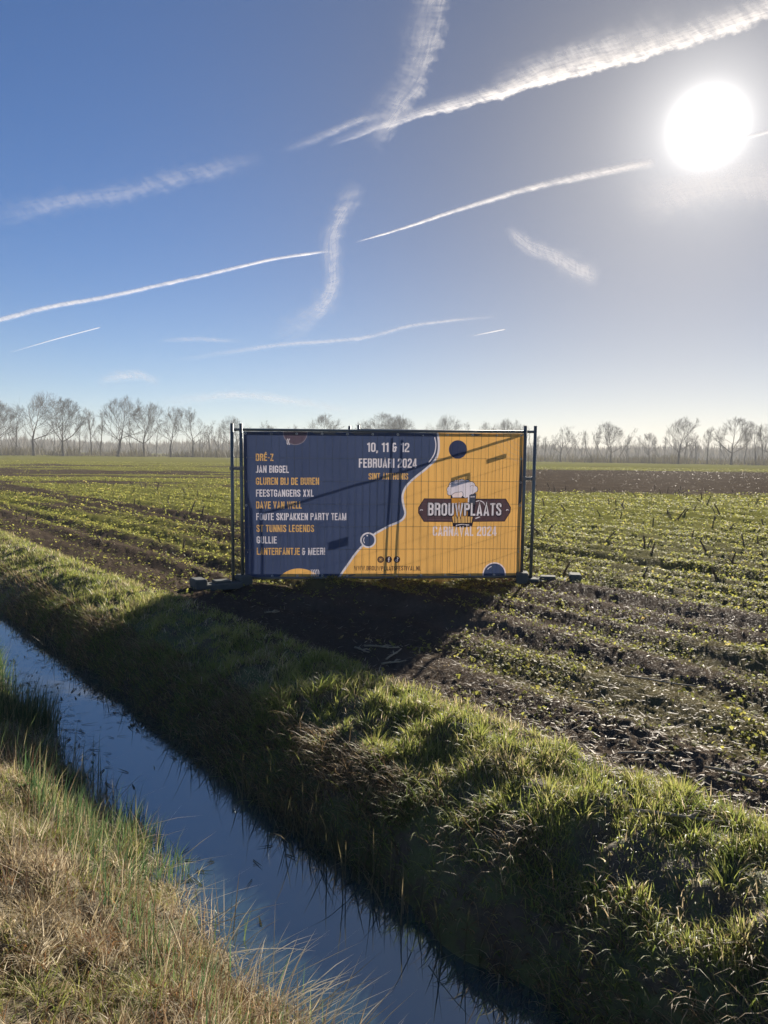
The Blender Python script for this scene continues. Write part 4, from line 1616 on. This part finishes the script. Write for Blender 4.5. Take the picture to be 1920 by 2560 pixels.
# (pixel x of trunk, top y in the photo, distance, style, variant) - turned into real positions and heights
TREES = [
    (-14, 1005, 236, 'oak', 1), (40, 1012, 238, 'slim', 0), (84, 982, 226, 'oak', 0), (158, 998, 224, 'oak', 1), (199, 1038, 240, 'slim', 1), (229, 1022, 246, 'slim', 2), (252, 1030, 240, 'pole', 0),
    (295, 994, 226, 'oak', 2), (327, 1052, 242, 'pole', 1), (361, 1009, 232, 'oak', 3), (391, 1058, 250, 'slim', 0), (427, 1019, 232, 'round', 0), (482, 1023, 234, 'round', 1), (522, 1064, 246, 'slim', 1), (545, 1066, 250, 'slim', 2),
    (594, 1043, 250, 'oak', 0), (662, 1062, 262, 'round', 0), (735, 1066, 264, 'slim', 0), (811, 1036, 250, 'oak', 2), (893, 1052, 258, 'round', 1), (945, 1034, 254, 'oak', 1), (975, 1040, 260, 'oak', 3), (1020, 1048, 262, 'round', 0),
    (1097, 1040, 258, 'oak', 0), (1160, 1058, 266, 'slim', 1), (1200, 1060, 268, 'round', 1), (1256, 1050, 262, 'oak', 2), (1292, 1062, 268, 'round', 0),
    (1341, 1090, 274, 'slim', 2), (1362, 1092, 276, 'slim', 0), (1400, 1067, 264, 'round', 1), (1438, 1096, 276, 'pole', 0), (1455, 1081, 268, 'slim', 1), (1492, 1077, 270, 'slim', 2), (1526, 1058, 258, 'oak', 3), (1566, 1088, 272, 'slim', 0),
    (1595, 1092, 276, 'pole', 1), (1624, 1083, 268, 'round', 0), (1660, 1092, 274, 'pole', 0), (1695, 1046, 254, 'oak', 2), (1713, 1092, 274, 'slim', 1), (1740, 1088, 272, 'pole', 1), (1768, 1069, 266, 'slim', 2), (1800, 1090, 274, 'pole', 0),
    (1828, 1046, 252, 'oak', 1), (1862, 1078, 268, 'pole', 1), (1888, 1054, 260, 'slim', 0), (1908, 1060, 262, 'pole', 0), (1940, 1062, 262, 'oak', 0)]
ORD = 'first second third fourth fifth sixth seventh eighth ninth tenth eleventh twelfth thirteenth fourteenth fifteenth sixteenth'.split()
KIND_WORD = {'oak': 'broad spreading bare tree', 'round': 'round-crowned bare tree', 'slim': 'slender bare tree', 'pole': 'thin young bare tree'}


def tree_label(i):
    x_, _, _, sty, _ = TREES[i]
    same = [k for k in range(len(TREES)) if TREES[k][3] == sty]
    if x_ < 590:
        o_ = sorted((k for k in same if TREES[k][0] < 590), key=lambda k: -TREES[k][0])
        return '%s, %s of its kind out from the name-list end of the banner' % (KIND_WORD[sty], ORD[o_.index(i)])
    if x_ > 1330:
        o_ = sorted((k for k in same if TREES[k][0] > 1330), key=lambda k: TREES[k][0])
        return '%s, %s of its kind out from the logo end of the banner' % (KIND_WORD[sty], ORD[o_.index(i)])
    o_ = sorted((k for k in same if 590 <= TREES[k][0] <= 1330), key=lambda k: TREES[k][0])
    return '%s behind the banner, %s of its kind from the name-list end' % (KIND_WORD[sty], ORD[o_.index(i)])


trnd = random.Random(2)
for ti_, (tx_, ty_, dist_, style, vi) in enumerate(TREES):
    dr = ray(tx_, 1150)
    k = dist_ / math.hypot(dr.x, dr.y)
    X_, Y_ = dr.x * k, dr.y * k
    gz = float(ground_h(np.array([X_]), np.array([Y_]))[0])
    topd = ray(tx_, ty_)
    ztop = CAM_H + topd.z * (Y_ / topd.y)
    Hh = ztop - gz
    e = empty('bare_tree', (X_, Y_, gz), trnd.uniform(0, 6.28))
    tm, cm = VARIANTS[style][vi]
    wsc = trnd.uniform(.95, 1.12)
    e.scale = (Hh * wsc, Hh * wsc, Hh)
    for nm, me in (('trunk', tm), ('crown', cm)):
        o = bpy.data.objects.new(nm, me)
        o.parent = e
        COL.objects.link(o)
    lab = tree_label(ti_)
    tag(e, lab, 'tree', {'oak': 'broad trees in the far row', 'round': 'rounded trees in the far row', 'slim': 'slender trees in the far row', 'pole': 'young trees in the far row'}[style])

# the wood further off, seen between the trunks, as one mass
wood = []
wr = random.Random(8)
tiny = [make_tree_mesh(50 + i, 'pole') for i in range(4)]
Aw, Bw, ra_, rb_ = [], [], [], []
for tk, cr_ in tiny:
    pass
for i in range(260):
    px_ = wr.uniform(-160, 2080)
    dist_ = wr.uniform(275, 430)
    dr = ray(px_, 1150)
    k = dist_ / math.hypot(dr.x, dr.y)
    X_, Y_ = dr.x * k, dr.y * k
    gz = float(ground_h(np.array([X_]), np.array([Y_]))[0]) - .3
    Hh = wr.uniform(8, 14.5) * (1.0 if px_ < 1250 else .9)
    tk, cr_ = tiny[i % 4]
    a = wr.uniform(0, 6.28)
    ca, sa_ = math.cos(a) * Hh * 1.3, math.sin(a) * Hh * 1.3
    sel = tk + cr_[::5]
    for p, q, r0, r1 in sel:
        wood.append(((p.x * ca - p.y * sa_ + X_, p.x * sa_ + p.y * ca + Y_, p.z * Hh + gz), (q.x * ca - q.y * sa_ + X_, q.x * sa_ + q.y * ca + Y_, q.z * Hh + gz), r0 * Hh * 1.2, r1 * Hh * 1.2))
me, _, _ = segs_mesh('far_woodland', wood, 3, M_TWIG, 0.035)
o = bpy.data.objects.new('far_woodland', me)
COL.objects.link(o)


def far_thicket():
    n = 46000
    px_ = RNG.uniform(-200, 2120, n)
    dist_ = RNG.uniform(520, 850, n)
    ang_ = np.arctan((px_ - 960) / FPX)
    x, y = dist_ * np.sin(ang_), dist_ * np.cos(ang_)
    top_ = 6.5 + 9.5 * fbm(px_ * .006, dist_ * .004, 201, 4)
    z = ground_h(x, y) + top_ * RNG.uniform(-.05, .55, n)
    H = top_ * RNG.uniform(.25, .6, n)
    tint = lerp_cols([(0.05, 0.045, 0.035), (0.085, 0.075, 0.06), (0.11, 0.095, 0.075)], RNG.uniform(0, .999, n))
    blades('far_thicket', np.stack([x, y, z], -1), H, RNG.uniform(.4, 1.2, n), RNG.uniform(0, 6.28, n), np.abs(RNG.normal(.4, .3, n)), tint, M_DRY, 'pale hazy thicket far behind the row of trees', 'thicket', seg=2)


far_thicket()
tag(o, 'hazy grey bare woodland behind the row of trees', 'woodland', kind='stuff')


# scrub and rough grass at the foot of the tree row
def scrub():
    n = 26000
    px_ = RNG.uniform(-160, 2080, n)
    dist_ = RNG.uniform(222, 300, n) + 30 * (px_ / 1920)
    ang_ = np.arctan((px_ - 960) / FPX)
    x, y = dist_ * np.sin(ang_), dist_ * np.cos(ang_)
    cl = fbm(px_ * .012, dist_ * .03, 191, 4)
    keep = RNG.uniform(0, 1, n) < .15 + smooth(cl, .38, .62)
    x, y, cl = x[keep], y[keep], cl[keep]
    n = len(x)
    z = ground_h(x, y)
    H = RNG.uniform(.5, 2.4, n) * (0.35 + 1.3 * smooth(cl, .4, .7))
    tint = lerp_cols([(0.035, 0.030, 0.020), (0.06, 0.05, 0.03), (0.085, 0.075, 0.035)], RNG.uniform(0, .999, n))
    blades('scrub', np.stack([x, y, z], -1), H, RNG.uniform(.08, .30, n), RNG.uniform(0, 6.28, n), np.abs(RNG.normal(.5, .4, n)), tint, M_DRY, 'low dark scrub along the foot of the tree row', 'scrub', seg=2)


scrub()

# ------------------------------------------------------------------ contrails, high above
M_CON, nt, b = new_mat('contrail_ice')
nt.nodes.remove(b)
at1 = nt.nodes.new('ShaderNodeAttribute'); at1.attribute_name = 'along'
at2 = nt.nodes.new('ShaderNodeAttribute'); at2.attribute_name = 'cross'
at3 = nt.nodes.new('ShaderNodeAttribute'); at3.attribute_name = 'dens'
at4 = nt.nodes.new('ShaderNodeAttribute'); at4.attribute_name = 'fray'
at5 = nt.nodes.new('ShaderNodeAttribute'); at5.attribute_name = 'width'
at6 = nt.nodes.new('ShaderNodeAttribute'); at6.attribute_name = 'side'
al, crs, den, fray, wid_, side = (E(a_.outputs['Fac']) for a_ in (at1, at2, at3, at4, at5, at6))
wid_ = E.op('MINIMUM', wid_, 32.0)
w1 = noise(combine(al, crs * wid_ * .01, 3.3), 1.5, 3.0)
w2 = noise(combine(al, crs * wid_ * .02, 7.7), 4.5, 3.0, .55)
e_ = crs + (w1 - .5) * .9 * fray + (w2 - .5) * .6 * fray
# side 0: even; 1: dense sharp edge at -1 fraying towards +1
even = sstep(E.op('ABSOLUTE', e_), 0.0, 0.95, 1.0, 0.0).pow(1.7)
edge_ = sstep(e_, -0.95, -0.62) * sstep(e_, -0.65, 0.85, 1.0, 0.0).pow(1.5)
body = even * (1.0 - side) + edge_ * side
f1 = noise(combine(al * .55 + crs * wid_ * .006, crs * wid_ * .075, 1.1), 3.0, 3.5, .55, .6)
f2 = noise(combine(al * 2.2 + crs * wid_ * .016, crs * wid_ * .012, 5.1), 2.6, 3.0, .5, .5)
tex = sstep(f1 * .5 + f2 * .5, 0.30, 0.68, 0.0, 1.0)
alpha_ = body * den * (tex * fray + (1.0 - fray * .85))
alpha_ = E.op('MINIMUM', alpha_, 0.95)
trl = nt.nodes.new('ShaderNodeBsdfTranslucent'); trl.inputs['Color'].default_value = (0.95, 0.93, 0.92, 1)
dif = nt.nodes.new('ShaderNodeBsdfDiffuse'); dif.inputs['Color'].default_value = (0.95, 0.95, 0.95, 1)
mxa = nt.nodes.new('ShaderNodeMixShader'); mxa.inputs[0].default_value = .25
nt.links.new(trl.outputs[0], mxa.inputs[1]); nt.links.new(dif.outputs[0], mxa.inputs[2])
trp = nt.nodes.new('ShaderNodeBsdfTransparent')
alpha_ = alpha_ * 0.85
mxb = nt.nodes.new('ShaderNodeMixShader')
nt.links.new(alpha_.s, mxb.inputs[0]); nt.links.new(trp.outputs[0], mxb.inputs[1]); nt.links.new(mxa.outputs[0], mxb.inputs[2])
nt.links.new(mxb.outputs[0], nt.nodes['Material Output'].inputs['Surface'])

SKY_ALT = 2400.0


def contrail(pts, lo, hi, dens, fray, label, side=0.0, fade=(.06, .06), name='contrail', cat='contrail', alt=SKY_ALT):
    """ribbon of ice cloud lying at altitude; pts are bearings read off the photo, lo/hi its reach below/above in the same units"""
    c_ = spline(pts, 8)
    P_ = np.array(c_)
    d_ = np.gradient(P_, axis=0)
    d_ /= np.linalg.norm(d_, axis=1, keepdims=True)
    nrm = np.stack([d_[:, 1], -d_[:, 0]], 1)          # upwards in the picture for a trail running to the right
    nrm *= np.where(nrm[:, 1:2] > 0, -1, 1) if abs(d_[:, 0]).mean() > .5 else 1
    cum = np.concatenate([[0], np.cumsum(np.linalg.norm(np.diff(P_, axis=0), axis=1))])
    u = cum / cum[-1]
    nc = 9
    V, al_, cr2, de, fr_, wi, si = [], [], [], [], [], [], []
    for i in range(len(P_)):
        l_ = lo[0] + (lo[1] - lo[0]) * u[i]
        h_ = hi[0] + (hi[1] - hi[0]) * u[i]
        l_, h_ = l_ * 1.25, h_ * 1.25
        fd = min(1, u[i] / max(fade[0], 1e-3)) * min(1, (1 - u[i]) / max(fade[1], 1e-3))
        for k in range(nc):
            v = k / (nc - 1) * 2 - 1
            off = -l_ + (l_ + h_) * (v + 1) / 2
            p = P_[i] + nrm[i] * off
            dr = ray(float(p[0]), float(p[1]))
            hgt = alt * (1 + .012 * (1 - v * v))
            V.append(tuple(dr * (hgt / dr.z)))
            al_.append(cum[i] / 100); cr2.append(v); de.append(dens * fd); fr_.append(fray); wi.append((l_ + h_) / 2); si.append(side)
    F = []
    for i in range(len(P_) - 1):
        for k in range(nc - 1):
            a = i * nc + k
            F.append((a, a + 1, a + nc + 1, a + nc))
    o = mesh_np(name, V, F, M_CON, smooth=True, attrs={'along': ('FLOAT', al_), 'cross': ('FLOAT', cr2), 'dens': ('FLOAT', de), 'fray': ('FLOAT', fr_), 'width': ('FLOAT', wi), 'side': ('FLOAT', si)})
    return tag(o, label, cat, 'contrails and wisps of high cloud')


contrail([(820, 366), (960, 320), (1120, 275), (1260, 240), (1380, 200), (1500, 174), (1580, 150), (1700, 115), (1960, 30)], (4, 14), (26, 85), 1.0, .8, 'broad white contrail with a sharp lower edge and plumes, passing above the sun', 1.0, (.35, .01))
contrail([(1230, 244), (1380, 200), (1560, 155), (1720, 108)], (3, 3), (75, 130), .85, .9, 'feathery plumes blown up from the broad contrail above the sun', 1.0, (.25, .35), 'cirrus_wisp', 'cloud', 2500)
contrail([(-30, 548), (150, 508), (300, 484), (450, 446), (660, 392)], (40, 26), (44, 30), .27, 1.0, 'wide faint streaky contrail high over the broad trees', 0.0, (.2, .2))
contrail([(700, 382), (800, 345), (900, 305), (985, 290)], (12, 10), (18, 22), .35, .9, 'pale fading end of the broad contrail where it meets the upright one', 0.0, (.4, .3), 'cirrus_wisp', 'cloud', 2450)
contrail([(946, 378), (1010, 292), (1062, 225), (1090, 160), (1104, 90), (1122, 20), (1136, -40)], (8, 12), (95, 130), .42, 1.0, 'upright frayed contrail crossing the broad one, dense on its sunny side', 1.0, (.15, .01))
contrail([(690, 868), (800, 800), (850, 725), (850, 640), (850, 590), (880, 530), (918, 465)], (26, 16), (60, 50), .48, 1.0, 'ragged upright curl of contrail below the upright frayed one', 0.0, (.35, .15))
contrail([(-30, 808), (120, 768), (250, 745), (500, 690), (680, 648), (828, 626)], (9, 5), (10, 5), .95, .55, 'thin white contrail ending at the ragged curl', 0.0, (.02, .06))
contrail([(885, 606), (1000, 572), (1150, 522), (1300, 476), (1450, 440), (1640, 402)], (3, 17), (3, 17), .95, .6, 'white contrail widening towards the sun', 0.0, (.08, .03))
contrail([(1850, 347), (1960, 316)], (8, 9), (8, 9), .5, .4, 'short white contrail coming out of the sun glare', 0.0, (.2, .01))
contrail([(15, 884), (130, 850), (254, 817)], (2.6, 2.4), (2.6, 2.4), .7, .1, 'short hair-thin contrail low over the broad trees', 0.0, (.5, .03))
contrail([(430, 902), (700, 862), (900, 846), (1040, 812), (1248, 790)], (10, 5), (10, 6), .5, .6, 'long soft contrail low above the banner', 0.0, (.4, .15))
contrail([(1172, 841), (1266, 822)], (2.8, 2.6), (2.8, 2.6), .9, .1, 'tiny bright contrail stub low above the banner', 0.0, (.6, .06))
contrail([(1268, 562), (1320, 602), (1400, 630), (1450, 655), (1510, 672)], (22, 70), (14, 30), .6, .85, 'small wind-torn cloud wisp under the sun', 0.0, (.15, .15), 'cirrus_wisp', 'cloud')
contrail([(1560, 520), (1700, 450), (1960, 380)], (80, 150), (60, 60), .55, .7, 'soft veil of streaky cloud just below the sun', 0.0, (.3, .01), 'cirrus_wisp', 'cloud')
contrail([(240, 962), (330, 942), (402, 960)], (14, 12), (24, 18), .55, .9, 'small cream puff of cloud low over the broad trees', 0.0, (.4, .3), 'cirrus_wisp', 'cloud')
contrail([(360, 1012), (620, 986), (920, 1034)], (20, 18), (18, 12), .42, .8, 'long cream veil of cloud just over the trees behind the banner', 0.0, (.4, .4), 'cirrus_wisp', 'cloud')
contrail([(390, 852), (480, 846), (610, 852)], (10, 8), (8, 6), .4, .8, 'short pale streak of cloud above the long soft contrail', 0.0, (.4, .4), 'cirrus_wisp', 'cloud')
cam_data.clip_end = 120000

# ------------------------------------------------------------------ haze
M_HAZE = bpy.data.materials.new('haze_air')
M_HAZE.use_nodes = True
nt = M_HAZE.node_tree
nt.nodes.clear()
ho = nt.nodes.new('ShaderNodeOutputMaterial')
pv_ = nt.nodes.new('ShaderNodeVolumePrincipled')
pv_.inputs['Color'].default_value = (0.90, 0.93, 0.97, 1)
pv_.inputs['Density'].default_value = 0.00065
pv_.inputs['Anisotropy'].default_value = 0.0
nt.links.new(pv_.outputs[0], ho.inputs['Volume'])
b_ = MB()
b_.box((0, 400, 11.0), (1100, 800, 12.5))
hz = b_.build('haze', M_HAZE)
tag(hz, 'thin winter haze lying over the field', 'haze', kind='stuff')

# ------------------------------------------------------------------ maize stubble and loose stalks
M_STUB = simple_mat('maize_stub', (0.10, 0.072, 0.042), 0.8, 0.0, 0.35, 20.0)
M_STALK = simple_mat('maize_stalk', (0.34, 0.27, 0.17), 0.7, 0.0, 0.35, 25.0)


def stub_mesh(seed):
    r_ = random.Random(seed)
    b_ = MB()
    H_ = r_.uniform(.13, .24)
    lean = r_.uniform(-.12, .12)
    pts = [(0, 0, -.03), (lean * .2, .002, H_ * .3), (lean * .42, 0, H_ * .62), (lean * .7, .003, H_)]
    b_.tube(pts, [.013, .0125, .0105, .0095], 7)
    for k in (1, 2):
        p = Vector(pts[k])
        b_.tube([p - Vector((0, 0, .006)), p + Vector((0, 0, .006))], .0145, 7)
    # torn sheath and brace roots
    b_.tube([pts[2], (lean * .4 + .035, .012, H_ * .78), (lean * .4 + .06, .02, H_ * .66)], [.006, .005, .001], 4)
    for k in range(4):
        a = k * 1.6 + seed
        b_.tube([(0, 0, .035), (.03 * math.cos(a), .03 * math.sin(a), -.01)], [.004, .003], 4)
    o = b_.build('stub', M_STUB)
    me = o.data
    bpy.data.objects.remove(o)
    return me


stubs = [stub_mesh(i + 1) for i in range(4)]
sr = random.Random(21)
count = 0
while count < 210:
    y = 8.5 + 32 * sr.random() ** .8
    x = sr.uniform(-.54, .54) * y
    s_, t_ = st(x, y)
    if s_ < 4.4 or abs(x) < 2.2 and 8 < y < 13:
        continue
    if x < 0 and sr.random() < .45:
        continue
    row = round(s_ / .75) * .75 + sr.gauss(0, .04)          # drilled in rows along the ditch
    x, y = row * NX + t_ * UX, row * NY + t_ * UY
    o = bpy.data.objects.new('maize_stub', stubs[count % 4])
    COL.objects.link(o)
    o.location = (x, y, float(ground_h(np.array([x]), np.array([y]))[0]))
    o.rotation_euler = (sr.gauss(0, .3), sr.gauss(0, .3), sr.uniform(0, 6.28))
    k = sr.uniform(.9, 1.5)
    o.scale = (k, k, k)
    tag(o, 'dark cut maize stub standing in the green field', 'stub', 'cut maize stubs in the field')
    count += 1


def stalk(px, py, L, rz, label, rad=.008):
    d = ray(px, py)
    p = Vector((0, 0, CAM_H)) + d * (-(CAM_H - .02) / d.z)
    e = empty('fallen_stalk', (p.x, p.y, 0))
    b_ = MB()
    n = 6
    pts = []
    for i in range(n + 1):
        u = (i / n - .5) * L
        x, y = p.x + math.cos(rz) * u, p.y + math.sin(rz) * u
        pts.append((x, y, float(ground_h(np.array([x]), np.array([y]), True)[0])))
    zb = sum(q[2] for q in pts) / len(pts)
    pts = [Vector((q[0] - p.x, q[1] - p.y, max(zb + (q[2] - zb) * .12, zb) + rad + .010 + .004 * math.sin(i * 1.1))) for i, q in enumerate(pts)]
    b_.tube(pts, [rad * (1 - .06 * i) for i in range(n + 1)], 7)
    b_.build('stem', M_STALK, e, True)
    b_ = MB()
    for k in (2, 4):
        dd = (pts[k + 1] - pts[k - 1]).normalized()
        b_.tube([pts[k] - dd * .006, pts[k] + dd * .006], rad * 1.25, 7)
    tag(b_.build('stem_node', M_STALK, e, True), kind='stuff')
    b_ = MB()
    q = pts[3]
    b_.tube([q, q + Vector((math.cos(rz + .5) * .04, math.sin(rz + .5) * .04, .012)), q + Vector((math.cos(rz + .4) * .09, math.sin(rz + .4) * .09, .004))], [.006, .007, .001], 4)
    b_.build('leaf_sheath', M_STALK, e)
    return tag(e, label, 'stalk', 'loose maize stalks on the soil')


STALKS = [(985, 1632, .34, 1.2, 'pale broken maize stalk in the banner shadow, lying upright-slanted'), (955, 1615, .30, -.15, 'pale maize stalk lying crosswise in the banner shadow'),
          (985, 1648, .22, .5, 'short pale stalk end at the bank side of the banner shadow'), (905, 1618, .20, -.9, 'thin pale stalk scrap deep in the banner shadow'),
          (1790, 1998, .26, -.7, 'thick pale stalk stump lying by a grass tuft on the mud'), (1735, 1990, .34, .05, 'dark stalk lying beside the grass tuft on the mud'),
          (1880, 1930, .45, -.55, 'long stalk half sunk in the bare mud strip'), (1650, 1690, .5, -.5, 'long thin stalk lying among the seedlings'), (1470, 1745, .22, -.5, 'short pale stalk at the inner edge of the mud strip'),
          (1560, 1545, .34, .7, 'stalk propped on a clod beyond the seedlings'), (200, 1390, .4, -.9, 'pale stalk on the soil strip along the far grass verge'), (1720, 2045, .5, -.25, 'thin straw stalk along the grass edge of the mud'),
          (1610, 1870, .3, .1, 'pale split stalk flat on the wet mud strip'), (680, 1530, .16, .5, 'small pale stalk chip near the shaded fence foot')]
for a_ in STALKS:
    stalk(*a_)


# lone tuft of grass growing in the mud strip, and a broad-leaved dock on the bank
def lone_tuft(px, py, label, h=.13):
    d = ray(px, py)
    p = Vector((0, 0, CAM_H)) + d * (-CAM_H / d.z)
    n = 130
    a = RNG.uniform(0, 2 * np.pi, n)
    r = np.sqrt(RNG.uniform(0, 1, n)) * .07
    x, y = p.x + np.cos(a) * r, p.y + np.sin(a) * r
    o = blades('grass_tuft', np.stack([x, y, ground_h(x, y) - .006], -1), RNG.uniform(.5, 1.1, n) * h, RNG.uniform(.004, .008, n), a + RNG.normal(0, .4, n), .3 + r * 12 + np.abs(RNG.normal(0, .3, n)),
               lerp_cols(GREENS, np.clip(RNG.normal(.6, .15, n), 0, .999)), M_GRASS, label, 'grass tuft')
    o['kind'] = 'thing'
    o['group'] = 'lone grass tufts'


lone_tuft(1700, 1985, 'lone bright grass tuft growing on the mud strip')
lone_tuft(1455, 2105 - 640, 'small weed tuft beside the fence foot at the logo end', .10)

M_DOCK = simple_mat('dock_leaf', (0.10, 0.17, 0.03), 0.4, 0.0, 0.3, 18.0)


def dock(px, py, z, label, n=7, size=.11):
    d = ray(px, py)
    k = -(CAM_H - z) / d.z
    p = Vector((0, 0, CAM_H)) + d * k
    gz = float(ground_h(np.array([p.x]), np.array([p.y]))[0])
    e = empty('dock_plant', (p.x, p.y, gz))
    r_ = random.Random(int(px))
    for i in range(n):
        a = i * 2.4 + r_.uniform(-.3, .3)
        L = size * r_.uniform(.7, 1.2)
        el = r_.uniform(.35, 1.1)
        V, F = [], []
        m = 7
        for j in range(m + 1):
            u = j / m
            w = L * .24 * math.sin(math.pi * min(u * .92 + .06, 1)) ** .7
            rr = L * u
            z_ = .01 + rr * math.sin(el) - L * .35 * u * u
            cx_, cy_ = math.cos(a) * rr * math.cos(el * .7), math.sin(a) * rr * math.cos(el * .7)
            wob = .012 * math.sin(j * 2.1 + i)
            V += [(cx_ - math.sin(a) * w, cy_ + math.cos(a) * w, z_ + w * .25 + wob), (cx_, cy_, z_), (cx_ + math.sin(a) * w, cy_ - math.cos(a) * w, z_ + w * .25 - wob)]
        for j in range(m):
            b0 = j * 3
            F += [(b0, b0 + 1, b0 + 4, b0 + 3), (b0 + 1, b0 + 2, b0 + 5, b0 + 4)]
        mesh_np('leaf', V, F, M_DOCK, e, smooth=True)
    return tag(e, label, 'plant', 'broad-leaved plants on the banks')


dock(1890, 2510, -.05, 'bright broad-leaved dock low on the field-side bank', 8, .13)
dock(60, 1932, -.12, 'dark round-leaved plant in the dry grass of the near bank', 5, .10)
